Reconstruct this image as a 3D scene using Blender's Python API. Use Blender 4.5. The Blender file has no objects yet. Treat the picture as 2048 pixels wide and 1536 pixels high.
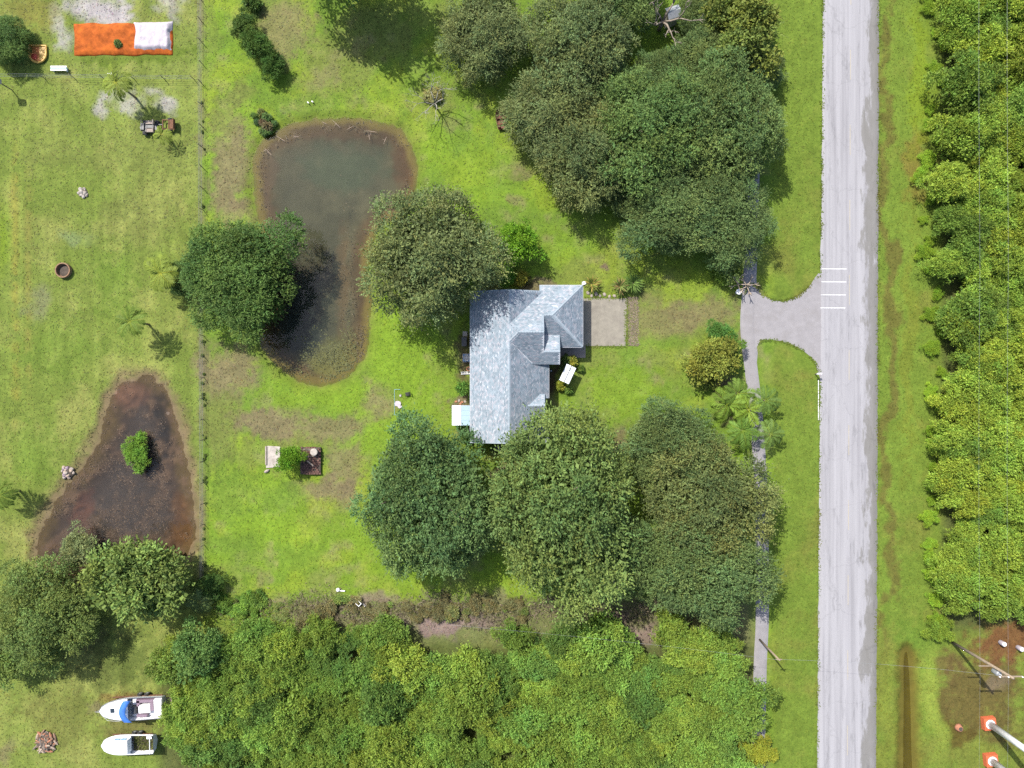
import bpy, math, random
import numpy as np
from mathutils import Vector, Matrix

# ------------------------------------------------------------------ camera, sky, sun, exposure
SC = bpy.context.scene
COL = SC.collection
CAM_H = 82.0          # drone height in metres
UNIT = 0.06           # metres of ground per photograph pixel
R = math.radians

cam_data = bpy.data.cameras.new('camera')
cam_data.sensor_width = 36.0
cam_data.lens = 18.0 / (1024 * UNIT / CAM_H)
cam_data.clip_end = 2000.0
cam = bpy.data.objects.new('camera', cam_data)
cam.location = (0, 0, CAM_H)
COL.objects.link(cam)
SC.camera = cam

SUN_ELEV = R(52.0)
SUN_XY = Vector((-0.62, 0.785)).normalized()          # towards the sun, on the ground plane
world = bpy.data.worlds.new('World')
SC.world = world
world.use_nodes = True
wn = world.node_tree
sky = wn.nodes.new('ShaderNodeTexSky')
sky.sky_type = 'NISHITA'
sky.sun_disc = False
sky.sun_elevation = SUN_ELEV
sky.sun_rotation = math.atan2(SUN_XY.x, SUN_XY.y)
sky.air_density = 1.0
sky.dust_density = 2.2
sky.ozone_density = 0.6
wn.nodes['Background'].inputs['Strength'].default_value = 0.15
wn.links.new(sky.outputs[0], wn.nodes['Background'].inputs['Color'])

sun_data = bpy.data.lights.new('sun', 'SUN')
sun_data.energy = 4.6
sun_data.angle = R(0.5)
sun_data.color = (1.0, 0.955, 0.88)
sun = bpy.data.objects.new('sun', sun_data)
sd = Vector((SUN_XY.x * math.cos(SUN_ELEV), SUN_XY.y * math.cos(SUN_ELEV), math.sin(SUN_ELEV)))
sun.rotation_euler = sd.to_track_quat('Z', 'Y').to_euler()
sun.location = (-40, 50, 70)
COL.objects.link(sun)

SC.view_settings.view_transform = 'Standard'
SC.view_settings.look = 'None'
SC.view_settings.gamma = 1.0
SC.view_settings.exposure = 0.9
SC.view_settings.use_curve_mapping = False
SC.render.engine = 'CYCLES'
SC.cycles.max_bounces = 5
SC.cycles.diffuse_bounces = 3
SC.cycles.glossy_bounces = 2
SC.cycles.transmission_bounces = 3
SC.cycles.transparent_max_bounces = 6
SC.cycles.use_denoising = False
SC.cycles.caustics_reflective = False
SC.cycles.caustics_refractive = False

# ------------------------------------------------------------------ helpers
def P(px, py, z=0.0):
    """Ground position (metres) of something seen at photo pixel (px, py) whose height is z."""
    k = UNIT * (CAM_H - z) / CAM_H
    return Vector(((px - 1024) * k, (768 - py) * k, z))


def tag(o, label=None, cat=None, group=None, kind=None):
    if label: o['label'] = label
    if cat: o['category'] = cat
    if group: o['group'] = group
    if kind: o['kind'] = kind
    return o


def empty(name, loc=(0, 0, 0), rz=0.0):
    o = bpy.data.objects.new(name, None)
    o.empty_display_size = 0.3
    o.location = loc
    o.rotation_euler = (0, 0, rz)
    COL.objects.link(o)
    return o


def link(name, me, m, parent=None, loc=None, rz=0.0, smooth=False):
    if m is not None and not me.materials:
        me.materials.append(m)
    o = bpy.data.objects.new(name, me)
    if parent is not None: o.parent = parent
    if loc is not None: o.location = loc
    if rz: o.rotation_euler = (0, 0, rz)
    COL.objects.link(o)
    if smooth:
        me.polygons.foreach_set('use_smooth', np.ones(len(me.polygons), dtype=bool))
    return o


def copy_tree(o, parent=None):
    c = o.copy()
    COL.objects.link(c)
    c.parent = parent
    for ch in o.children:
        copy_tree(ch, c)
    return c


class MB:
    def __init__(s):
        s.v = []; s.f = []

    def add(s, vs, fs):
        b = len(s.v)
        s.v += [tuple(v) for v in vs]
        s.f += [tuple(i + b for i in f) for f in fs]
        return s

    def box(s, c, d, rz=0.0, taper=1.0, rx=0.0):
        M = Matrix.Rotation(rz, 3, 'Z') @ Matrix.Rotation(rx, 3, 'X')
        c = Vector(c); vs = []
        for z in (-1, 1):
            t = taper if z > 0 else 1.0
            for x, y in ((-1, -1), (1, -1), (1, 1), (-1, 1)):
                vs.append(c + M @ Vector((x * d[0] / 2 * t, y * d[1] / 2 * t, z * d[2] / 2)))
        return s.add(vs, [(3, 2, 1, 0), (4, 5, 6, 7), (0, 1, 5, 4), (1, 2, 6, 5), (2, 3, 7, 6), (3, 0, 4, 7)])

    def tube(s, pts, rad, n=6, cap=True):
        pts = [Vector(p) for p in pts]
        if not hasattr(rad, '__len__'): rad = [rad] * len(pts)
        vs = []; fs = []
        for i, p in enumerate(pts):
            d = (pts[min(i + 1, len(pts) - 1)] - pts[max(i - 1, 0)]).normalized()
            a = d.cross(Vector((0, 0, 1)))
            if a.length < 1e-3: a = Vector((1, 0, 0))
            a.normalize(); b = d.cross(a)
            for k in range(n):
                t = 2 * math.pi * k / n
                vs.append(p + (a * math.cos(t) + b * math.sin(t)) * rad[i])
        for i in range(len(pts) - 1):
            for k in range(n):
                fs.append((i * n + k, i * n + (k + 1) % n, (i + 1) * n + (k + 1) % n, (i + 1) * n + k))
        if cap:
            fs.append(tuple(range(n))[::-1]); m = (len(pts) - 1) * n
            fs.append(tuple(range(m, m + n)))
        return s.add(vs, fs)

    def lathe(s, prof, n=16, c=(0, 0, 0), sx=1.0, sy=1.0):
        vs = []; fs = []
        for r, z in prof:
            for k in range(n):
                t = 2 * math.pi * k / n
                vs.append((c[0] + r * sx * math.cos(t), c[1] + r * sy * math.sin(t), c[2] + z))
        for i in range(len(prof) - 1):
            for k in range(n):
                fs.append((i * n + k, i * n + (k + 1) % n, (i + 1) * n + (k + 1) % n, (i + 1) * n + k))
        fs.append(tuple(range(n))[::-1]); m = (len(prof) - 1) * n
        fs.append(tuple(range(m, m + n)))
        return s.add(vs, fs)

    def prism(s, poly, z0, z1):
        n = len(poly)
        vs = [(p[0], p[1], z0) for p in poly] + [(p[0], p[1], z1) for p in poly]
        fs = [tuple(range(n))[::-1], tuple(range(n, 2 * n))]
        fs += [(i, (i + 1) % n, n + (i + 1) % n, n + i) for i in range(n)]
        return s.add(vs, fs)

    def slab(s, poly3, t):
        """A planar 3-D polygon given thickness t straight down."""
        n = len(poly3)
        vs = [tuple(p) for p in poly3] + [(p[0], p[1], p[2] - t) for p in poly3]
        fs = [tuple(range(n)), tuple(range(n, 2 * n))[::-1]]
        fs += [((i + 1) % n, i, n + i, n + (i + 1) % n) for i in range(n)]
        return s.add(vs, fs)

    def build(s, name, m, parent=None, loc=None, rz=0.0, smooth=False):
        import bmesh
        me = bpy.data.meshes.new(name)
        me.from_pydata(s.v, [], s.f)
        bm = bmesh.new(); bm.from_mesh(me)
        bmesh.ops.recalc_face_normals(bm, faces=bm.faces)
        bm.to_mesh(me); bm.free()
        me.update()
        return link(name, me, m, parent, loc, rz, smooth)


def np_mesh(name, verts, faces, col=None, attr=None):
    """Fast mesh from numpy: faces all of one size (N, k); col = per-vertex RGB."""
    me = bpy.data.meshes.new(name)
    nv = len(verts); nf, k = faces.shape
    me.vertices.add(nv)
    me.vertices.foreach_set('co', np.ascontiguousarray(verts, dtype=np.float32).ravel())
    me.loops.add(nf * k)
    me.loops.foreach_set('vertex_index', np.ascontiguousarray(faces, dtype=np.int32).ravel())
    me.polygons.add(nf)
    me.polygons.foreach_set('loop_start', np.arange(0, nf * k, k, dtype=np.int32))
    me.polygons.foreach_set('loop_total', np.full(nf, k, dtype=np.int32))
    if col is not None:
        a = me.color_attributes.new('tint', 'FLOAT_COLOR', 'POINT')
        rgba = np.ones((nv, 4), dtype=np.float32); rgba[:, :3] = col
        a.data.foreach_set('color', rgba.ravel())
    for key, val in (attr or {}).items():
        a = me.attributes.new(key, 'FLOAT', 'POINT')
        a.data.foreach_set('value', np.ascontiguousarray(val, dtype=np.float32))
    me.update(calc_edges=True)
    me.validate()
    return me


# value noise for colour fields (numpy)
def vnoise(x, y, scale, seed):
    g = np.random.RandomState(seed).rand(128, 128)
    u = x / scale + seed * 7.31; v = y / scale + seed * 3.17
    i = np.floor(u).astype(int); j = np.floor(v).astype(int)
    a = u - i; b = v - j
    a = a * a * (3 - 2 * a); b = b * b * (3 - 2 * b)
    i0, i1, j0, j1 = i % 128, (i + 1) % 128, j % 128, (j + 1) % 128
    return (g[i0, j0] * (1 - a) + g[i1, j0] * a) * (1 - b) + (g[i0, j1] * (1 - a) + g[i1, j1] * a) * b


def fbm(x, y, scale, seed, octs=4):
    t = 0; w = 0
    for o in range(octs):
        k = 0.55 ** o
        t = t + k * vnoise(x, y, scale / 2 ** o, seed + o); w += k
    return t / w


def sstep(a, b, x):
    t = np.clip((x - a) / (b - a), 0, 1)
    return t * t * (3 - 2 * t)


def catmull(pts, sub=6, closed=True):
    pts = [np.array(p, float) for p in pts]; n = len(pts); out = []
    rng = range(n) if closed else range(n - 1)
    for i in rng:
        g = (lambda k: pts[k % n]) if closed else (lambda k: pts[max(0, min(n - 1, k))])
        p0, p1, p2, p3 = g(i - 1), g(i), g(i + 1), g(i + 2)
        for k in range(sub):
            t = k / sub
            out.append(0.5 * (2 * p1 + (p2 - p0) * t + (2 * p0 - 5 * p1 + 4 * p2 - p3) * t * t + (3 * p1 - p0 - 3 * p2 + p3) * t ** 3))
    if not closed: out.append(pts[-1])
    return np.array(out)


def signed_dist(x, y, poly):
    """Distance to a closed polygon, positive inside."""
    d = np.full(x.shape, 1e9); ins = np.zeros(x.shape, bool)
    n = len(poly)
    for i in range(n):
        ax, ay = poly[i]; bx, by = poly[(i + 1) % n]
        ex, ey = bx - ax, by - ay
        t = np.clip(((x - ax) * ex + (y - ay) * ey) / (ex * ex + ey * ey + 1e-12), 0, 1)
        d = np.minimum(d, (x - ax - t * ex) ** 2 + (y - ay - t * ey) ** 2)
        c = ((ay > y) != (by > y)) & (x < (bx - ax) * (y - ay) / (by - ay + 1e-12) + ax)
        ins ^= c
    d = np.sqrt(d)
    return np.where(ins, d, -d)


# ------------------------------------------------------------------ materials
def node_mat(name):
    m = bpy.data.materials.new(name)
    m.use_nodes = True
    nt = m.node_tree
    return m, nt, nt.nodes['Principled BSDF'], nt.nodes['Material Output']


def ramp(nt, stops):
    r = nt.nodes.new('ShaderNodeValToRGB')
    e = r.color_ramp.elements
    while len(e) < len(stops): e.new(0.5)
    for k, (p, c) in enumerate(stops):
        e[k].position = p
        e[k].color = (*c, 1) if hasattr(c, '__len__') else (c, c, c, 1)
    return r


def noise(nt, scale, detail=3, rough=0.6, vec=None):
    n = nt.nodes.new('ShaderNodeTexNoise')
    n.inputs['Scale'].default_value = scale
    n.inputs['Detail'].default_value = detail
    n.inputs['Roughness'].default_value = rough
    if vec is not None: nt.links.new(vec, n.inputs['Vector'])
    return n


def mul_rgb(nt, a, b):
    n = nt.nodes.new('ShaderNodeMix'); n.data_type = 'RGBA'; n.blend_type = 'MULTIPLY'
    n.inputs[0].default_value = 1.0
    nt.links.new(a, n.inputs[6]); nt.links.new(b, n.inputs[7])
    return n.outputs[2]


def surf(name, col, rough=0.7, var=0.25, scale=3.0, bump=0.15, bscale=None, metal=0.0, dirt=None, spec=None):
    """A plain material: base colour with noise variation, optional dirt colour, fine relief."""
    m, nt, b, out = node_mat(name)
    tc = nt.nodes.new('ShaderNodeTexCoord')
    n = noise(nt, scale, 5, 0.65, tc.outputs['Object'])
    lo = [c * (1 - var) for c in col]; hi = [min(1, c * (1 + var)) for c in col]
    r = ramp(nt, [(0.3, lo), (0.7, hi)])
    nt.links.new(n.outputs['Fac'], r.inputs[0])
    c = r.outputs[0]
    if dirt:
        n2 = noise(nt, scale * 0.45, 6, 0.7, tc.outputs['Object'])
        r2 = ramp(nt, [(0.5, 0.0), (0.72, 1.0)])
        nt.links.new(n2.outputs['Fac'], r2.inputs[0])
        mx = nt.nodes.new('ShaderNodeMix'); mx.data_type = 'RGBA'
        nt.links.new(r2.outputs[0], mx.inputs[0]); nt.links.new(c, mx.inputs[6])
        mx.inputs[7].default_value = (*dirt, 1)
        c = mx.outputs[2]
    nt.links.new(c, b.inputs['Base Color'])
    b.inputs['Roughness'].default_value = rough
    b.inputs['Metallic'].default_value = metal
    if spec is not None: b.inputs['Specular IOR Level'].default_value = spec
    if bump:
        n3 = noise(nt, bscale or scale * 6, 3, 0.6, tc.outputs['Object'])
        bp = nt.nodes.new('ShaderNodeBump'); bp.inputs['Strength'].default_value = bump
        bp.inputs['Distance'].default_value = 0.05
        nt.links.new(n3.outputs['Fac'], bp.inputs['Height']); nt.links.new(bp.outputs[0], b.inputs['Normal'])
    return m


def leaf_mat(name, transl=0.3):
    """Leaf colour = per-leaf tint x the plant's own colour (object colour)."""
    m, nt, b, out = node_mat(name)
    at = nt.nodes.new('ShaderNodeAttribute'); at.attribute_name = 'tint'
    oi = nt.nodes.new('ShaderNodeObjectInfo')
    c = mul_rgb(nt, at.outputs['Color'], oi.outputs['Color'])
    nt.links.new(c, b.inputs['Base Color'])
    b.inputs['Roughness'].default_value = 0.6
    b.inputs['Specular IOR Level'].default_value = 0.14
    tr = nt.nodes.new('ShaderNodeBsdfTranslucent')
    nt.links.new(c, tr.inputs['Color'])
    mx = nt.nodes.new('ShaderNodeMixShader'); mx.inputs[0].default_value = transl
    nt.links.new(b.outputs[0], mx.inputs[1]); nt.links.new(tr.outputs[0], mx.inputs[2])
    nt.links.new(mx.outputs[0], out.inputs['Surface'])
    return m


def ground_mat():
    m, nt, b, out = node_mat('lawn_ground')
    at = nt.nodes.new('ShaderNodeAttribute'); at.attribute_name = 'tint'
    geo = nt.nodes.new('ShaderNodeNewGeometry')
    n1 = noise(nt, 2.6, 6, 0.75, geo.outputs['Position'])
    r1 = ramp(nt, [(0.3, (0.70, 0.74, 0.74)), (0.5, (0.98, 0.98, 0.95)), (0.72, (1.32, 1.24, 1.18))])
    nt.links.new(n1.outputs['Fac'], r1.inputs[0])
    n2 = noise(nt, 9.0, 4, 0.75, geo.outputs['Position'])
    r2 = ramp(nt, [(0.28, 0.80), (0.5, 0.98), (0.75, 1.25)])
    nt.links.new(n2.outputs['Fac'], r2.inputs[0])
    c = mul_rgb(nt, mul_rgb(nt, at.outputs['Color'], r1.outputs[0]), r2.outputs[0])
    wt = nt.nodes.new('ShaderNodeAttribute'); wt.attribute_name = 'wet'       # a silted bed is smoother than turf
    wm = nt.nodes.new('ShaderNodeMath'); wm.operation = 'MULTIPLY'; wm.inputs[1].default_value = 0.8
    nt.links.new(wt.outputs['Fac'], wm.inputs[0])
    mx = nt.nodes.new('ShaderNodeMix'); mx.data_type = 'RGBA'
    nt.links.new(wm.outputs[0], mx.inputs[0]); nt.links.new(c, mx.inputs[6]); nt.links.new(at.outputs['Color'], mx.inputs[7])
    c = mx.outputs[2]
    nt.links.new(c, b.inputs['Base Color'])
    b.inputs['Roughness'].default_value = 0.95
    b.inputs['Specular IOR Level'].default_value = 0.1
    bp = nt.nodes.new('ShaderNodeBump'); bp.inputs['Strength'].default_value = 0.45
    bp.inputs['Distance'].default_value = 0.1
    n3 = noise(nt, 6.0, 5, 0.8, geo.outputs['Position'])
    nt.links.new(n3.outputs['Fac'], bp.inputs['Height']); nt.links.new(bp.outputs[0], b.inputs['Normal'])
    return m


def water_mat(name, murk, tint):
    m, nt, b, out = node_mat(name)
    nt.nodes.remove(b)
    at = nt.nodes.new('ShaderNodeAttribute'); at.attribute_name = 'murk'
    geo = nt.nodes.new('ShaderNodeNewGeometry')
    n1 = noise(nt, 0.16, 5, 0.6, geo.outputs['Position'])
    lo = [c * 0.85 for c in murk]; hi = [c * 1.15 for c in murk]
    r1 = ramp(nt, [(0.3, lo), (0.7, hi)])
    nt.links.new(n1.outputs['Fac'], r1.inputs[0])
    di = nt.nodes.new('ShaderNodeBsdfDiffuse'); nt.links.new(r1.outputs[0], di.inputs['Color'])
    tp = nt.nodes.new('ShaderNodeBsdfTransparent'); tp.inputs['Color'].default_value = (*tint, 1)
    mx = nt.nodes.new('ShaderNodeMixShader')
    nt.links.new(at.outputs['Fac'], mx.inputs[0]); nt.links.new(tp.outputs[0], mx.inputs[1]); nt.links.new(di.outputs[0], mx.inputs[2])
    gl = nt.nodes.new('ShaderNodeBsdfGlossy'); gl.inputs['Roughness'].default_value = 0.04
    bp = nt.nodes.new('ShaderNodeBump'); bp.inputs['Strength'].default_value = 0.25; bp.inputs['Distance'].default_value = 0.02
    n2 = noise(nt, 3.0, 3, 0.6, geo.outputs['Position'])
    nt.links.new(n2.outputs['Fac'], bp.inputs['Height']); nt.links.new(bp.outputs[0], gl.inputs['Normal'])
    fr = nt.nodes.new('ShaderNodeFresnel'); fr.inputs['IOR'].default_value = 1.34
    nt.links.new(bp.outputs[0], fr.inputs['Normal'])
    m2 = nt.nodes.new('ShaderNodeMixShader')
    nt.links.new(fr.outputs[0], m2.inputs[0]); nt.links.new(mx.outputs[0], m2.inputs[1]); nt.links.new(gl.outputs[0], m2.inputs[2])
    nt.links.new(m2.outputs[0], out.inputs['Surface'])
    return m


def road_mat():
    m, nt, b, out = node_mat('weathered_asphalt')
    at = nt.nodes.new('ShaderNodeAttribute'); at.attribute_name = 'across'
    geo = nt.nodes.new('ShaderNodeNewGeometry')
    mp = nt.nodes.new('ShaderNodeMapping'); mp.inputs['Scale'].default_value = (2.2, 0.05, 1)
    nt.links.new(geo.outputs['Position'], mp.inputs['Vector'])
    n1 = noise(nt, 1.0, 5, 0.6, mp.outputs[0])
    r1 = ramp(nt, [(0.3, (0.185, 0.181, 0.192)), (0.5, (0.232, 0.228, 0.240)), (0.75, (0.262, 0.258, 0.270))])
    nt.links.new(n1.outputs['Fac'], r1.inputs[0])
    n2 = noise(nt, 14.0, 4, 0.8, geo.outputs['Position'])
    r2 = ramp(nt, [(0.3, 0.86), (0.7, 1.1)])
    nt.links.new(n2.outputs['Fac'], r2.inputs[0])
    base = mul_rgb(nt, r1.outputs[0], r2.outputs[0])
    # worn stained edge: a wandering strip along the right side, a little on the left
    mp2 = nt.nodes.new('ShaderNodeMapping'); mp2.inputs['Scale'].default_value = (0.6, 0.16, 1)
    nt.links.new(geo.outputs['Position'], mp2.inputs['Vector'])
    n3 = noise(nt, 1.0, 7, 0.68, mp2.outputs[0])
    ma = nt.nodes.new('ShaderNodeMath'); ma.operation = 'MULTIPLY_ADD'
    nt.links.new(n3.outputs['Fac'], ma.inputs[0]); ma.inputs[1].default_value = 1.15
    nt.links.new(at.outputs['Fac'], ma.inputs[2])
    r3 = ramp(nt, [(0.0, 0.0), (0.67, 0.0), (0.705, 0.75), (0.8, 0.9)])
    mr = nt.nodes.new('ShaderNodeMapRange'); mr.inputs['From Min'].default_value = 0.0; mr.inputs['From Max'].default_value = 2.0
    nt.links.new(ma.outputs[0], mr.inputs[0]); nt.links.new(mr.outputs[0], r3.inputs[0])
    mx = nt.nodes.new('ShaderNodeMix'); mx.data_type = 'RGBA'
    nt.links.new(r3.outputs[0], mx.inputs[0]); nt.links.new(base, mx.inputs[6]); mx.inputs[7].default_value = (0.125, 0.12, 0.11, 1)
    # small dark scuffs everywhere
    mp3 = nt.nodes.new('ShaderNodeMapping'); mp3.inputs['Scale'].default_value = (1.6, 0.22, 1)
    nt.links.new(geo.outputs['Position'], mp3.inputs['Vector'])
    n4 = noise(nt, 1.0, 6, 0.75, mp3.outputs[0])
    r4 = ramp(nt, [(0.55, 1.0), (0.70, 0.68)])
    nt.links.new(n4.outputs['Fac'], r4.inputs[0])
    c = mul_rgb(nt, mx.outputs[2], r4.outputs[0])
    # cracks, tyre tracks and squared patches
    nw = noise(nt, 0.7, 4, 0.6, geo.outputs['Position'])
    ad = nt.nodes.new('ShaderNodeVectorMath'); ad.operation = 'MULTIPLY_ADD'; ad.inputs[1].default_value = (2.2, 2.2, 0)
    nt.links.new(nw.outputs['Color'], ad.inputs[0]); nt.links.new(geo.outputs['Position'], ad.inputs[2])
    vo = nt.nodes.new('ShaderNodeTexVoronoi'); vo.feature = 'DISTANCE_TO_EDGE'; vo.inputs['Scale'].default_value = 0.16
    nt.links.new(ad.outputs[0], vo.inputs['Vector'])
    rc_ = ramp(nt, [(0.0, 0.86), (0.005, 0.92), (0.009, 1.0)])
    nt.links.new(vo.outputs['Distance'], rc_.inputs[0])
    c = mul_rgb(nt, c, rc_.outputs[0])
    rt = ramp(nt, [(0.0, 0.93), (0.13, 1.0), (0.19, 0.92), (0.26, 1.03), (0.36, 0.93), (0.47, 1.02), (0.60, 0.93), (0.68, 1.03), (0.76, 0.94), (1.0, 0.97)])
    nt.links.new(at.outputs['Fac'], rt.inputs[0])
    c = mul_rgb(nt, c, rt.outputs[0])
    nt.links.new(c, b.inputs['Base Color'])
    b.inputs['Roughness'].default_value = 0.9
    b.inputs['Specular IOR Level'].default_value = 0.25
    bp = nt.nodes.new('ShaderNodeBump'); bp.inputs['Strength'].default_value = 0.2; bp.inputs['Distance'].default_value = 0.02
    nt.links.new(n2.outputs['Fac'], bp.inputs['Height']); nt.links.new(bp.outputs[0], b.inputs['Normal'])
    return m


def shingle_mat():
    m, nt, b, out = node_mat('roof_shingle')
    geo = nt.nodes.new('ShaderNodeNewGeometry')
    r0 = ramp(nt, [(0.0, (0.135, 0.168, 0.20)), (0.3, (0.172, 0.212, 0.245)), (0.62, (0.205, 0.243, 0.278)), (0.86, (0.235, 0.24, 0.27)), (1.0, (0.30, 0.325, 0.352))])
    nt.links.new(geo.outputs['Random Per Island'], r0.inputs[0])
    n1 = noise(nt, 0.7, 5, 0.65, geo.outputs['Position'])
    r1 = ramp(nt, [(0.3, 0.86), (0.7, 1.12)])
    nt.links.new(n1.outputs['Fac'], r1.inputs[0])
    c = mul_rgb(nt, r0.outputs[0], r1.outputs[0])
    nt.links.new(c, b.inputs['Base Color'])
    b.inputs['Roughness'].default_value = 0.9
    b.inputs['Specular IOR Level'].default_value = 0.2
    return m


M = {}
M['ground'] = ground_mat()
M['leaf'] = leaf_mat('leaf')
M['frond'] = leaf_mat('palm_frond', 0.35)
M['grass'] = leaf_mat('grass_blade', 0.35)
M['water'] = water_mat('pond_water', (0.040, 0.052, 0.038), (0.86, 0.84, 0.70))
M['water_olive'] = water_mat('ditch_water', (0.075, 0.066, 0.014), (0.85, 0.82, 0.6))
M['water_dark'] = water_mat('dark_pond_water', (0.048, 0.047, 0.045), (0.80, 0.77, 0.70))
M['road'] = road_mat()
M['shingle'] = shingle_mat()
M['asphalt'] = surf('faded_path_asphalt', (0.185, 0.176, 0.182), 0.9, 0.1, 1.2, 0.2, 20, dirt=(0.16, 0.15, 0.15))
M['concrete'] = surf('concrete', (0.175, 0.16, 0.13), 0.9, 0.16, 1.6, 0.2, 18, dirt=(0.135, 0.12, 0.10))
M['old_concrete'] = surf('stained_concrete', (0.30, 0.27, 0.24), 0.9, 0.3, 2.5, 0.4, 10, dirt=(0.12, 0.10, 0.08))
M['walk'] = surf('walk_concrete', (0.19, 0.165, 0.15), 0.9, 0.15, 2.0, 0.2, 18, dirt=(0.15, 0.13, 0.12))
M['bark'] = surf('bark', (0.185, 0.155, 0.12), 0.95, 0.35, 4.0, 0.6, 12)
M['pale_bark'] = surf('pale_bark', (0.30, 0.24, 0.18), 0.9, 0.25, 4.0, 0.4, 14)
M['grey_bark'] = surf('grey_twig', (0.24, 0.23, 0.19), 0.9, 0.25, 4.0, 0.3, 14)
M['stucco'] = surf('cream_stucco', (0.42, 0.39, 0.33), 0.9, 0.08, 1.5, 0.25, 30)
M['white_trim'] = surf('white_paint', (0.62, 0.63, 0.64), 0.5, 0.06, 2.0, 0.05)
M['white_metal'] = surf('white_metal', (0.62, 0.65, 0.68), 0.4, 0.06, 1.2, 0.05, dirt=(0.5, 0.54, 0.58))
M['sky_shaded_metal'] = surf('sky_shaded_white_metal', (0.27, 0.37, 0.46), 0.4, 0.08, 1.2, 0.05)  # white roof's right half, with shade and sky reflection put into the colour
M['gutter'] = surf('gutter_metal', (0.30, 0.32, 0.35), 0.6, 0.1, 2.0, 0.0)
M['gelcoat'] = surf('white_gelcoat', (0.70, 0.70, 0.70), 0.25, 0.05, 1.5, 0.0, dirt=(0.60, 0.59, 0.57))
M['blue_canvas'] = surf('blue_canvas', (0.025, 0.11, 0.36), 0.8, 0.2, 2.5, 0.3, 8)
M['blue_glass'] = surf('tinted_glass', (0.12, 0.25, 0.38), 0.1, 0.1, 1.0, 0.0)
M['dark_glass'] = surf('dark_glass', (0.02, 0.03, 0.04), 0.08, 0.1, 1.0, 0.0)
M['dark_metal'] = surf('dark_metal', (0.035, 0.037, 0.04), 0.5, 0.3, 3.0, 0.1)
M['grey_metal'] = surf('galvanised_metal', (0.22, 0.23, 0.24), 0.45, 0.15, 3.0, 0.1, metal=0.3)
M['rubber'] = surf('rubber', (0.02, 0.02, 0.02), 0.85, 0.3, 5.0, 0.1)
M['vinyl'] = surf('mauve_vinyl', (0.17, 0.12, 0.15), 0.5, 0.2, 3.0, 0.1)
M['beige'] = surf('beige_seat', (0.21, 0.165, 0.135), 0.7, 0.2, 4.0, 0.2)
M['rust'] = surf('rusty_steel', (0.115, 0.05, 0.025), 0.9, 0.35, 4.0, 0.4, dirt=(0.07, 0.04, 0.025))
M['maroon'] = surf('maroon_hull', (0.10, 0.028, 0.016), 0.7, 0.35, 2.5, 0.3, dirt=(0.06, 0.03, 0.015))
M['orange'] = surf('orange_tarp', (0.25, 0.060, 0.011), 0.85, 0.5, 1.1, 0.6, 3, dirt=(0.36, 0.095, 0.012), spec=.1)
M['white_tarp'] = surf('white_tarp', (0.31, 0.28, 0.31), 0.7, 0.1, 1.2, 0.5, 3)
M['yellow'] = surf('yellow_vinyl', (0.42, 0.25, 0.05), 0.5, 0.2, 2.0, 0.2)
M['orange_vinyl'] = surf('orange_vinyl', (0.40, 0.13, 0.03), 0.5, 0.25, 3.0, 0.2)
M['red_vinyl'] = surf('red_vinyl', (0.35, 0.04, 0.02), 0.5, 0.2, 3.0, 0.1)
M['teal'] = surf('pale_teal_paint', (0.20, 0.36, 0.34), 0.6, 0.15, 2.0, 0.1)
M['blue_plastic'] = surf('blue_plastic', (0.05, 0.12, 0.24), 0.5, 0.15, 3.0, 0.1)
M['wood'] = surf('weathered_wood', (0.125, 0.10, 0.08), 0.9, 0.3, 5.0, 0.4, 16)
M['light_wood'] = surf('light_wood', (0.27, 0.21, 0.16), 0.85, 0.25, 5.0, 0.3, 16)
M['brown_brick'] = surf('brown_brick', (0.105, 0.055, 0.042), 0.95, 0.4, 5.0, 0.5, 14, dirt=(0.055, 0.04, 0.033))
M['stone'] = surf('pale_stone', (0.24, 0.205, 0.175), 0.9, 0.3, 3.0, 0.5, 8)
M['terracotta'] = surf('terracotta', (0.26, 0.11, 0.06), 0.85, 0.2, 4.0, 0.2)
M['clay_ring'] = surf('brown_ring', (0.17, 0.095, 0.05), 0.85, 0.25, 4.0, 0.3, dirt=(0.21, 0.14, 0.08))
M['soil'] = surf('dark_soil', (0.055, 0.042, 0.032), 0.95, 0.3, 3.0, 0.6, 10)
M['mulch'] = surf('mulch_chip', (0.16, 0.10, 0.065), 0.95, 0.45, 4.0, 0.6, 14)
M['paint_white'] = surf('road_paint_white', (0.50, 0.50, 0.50), 0.8, 0.1, 6.0, 0.1, dirt=(0.36, 0.355, 0.37))
M['paint_yellow'] = surf('road_paint_yellow', (0.26, 0.235, 0.19), 0.85, 0.08, 4.0, 0.1, dirt=(0.235, 0.228, 0.235))
M['pole_wood'] = surf('pole_wood', (0.20, 0.155, 0.11), 0.9, 0.2, 4.0, 0.3)
M['orange_paint'] = surf('orange_concrete', (0.38, 0.085, 0.03), 0.8, 0.15, 2.0, 0.2)
M['wire'] = surf('wire_metal', (0.26, 0.27, 0.28), 0.4, 0.1, 1.0, 0.0, metal=0.4)

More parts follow.
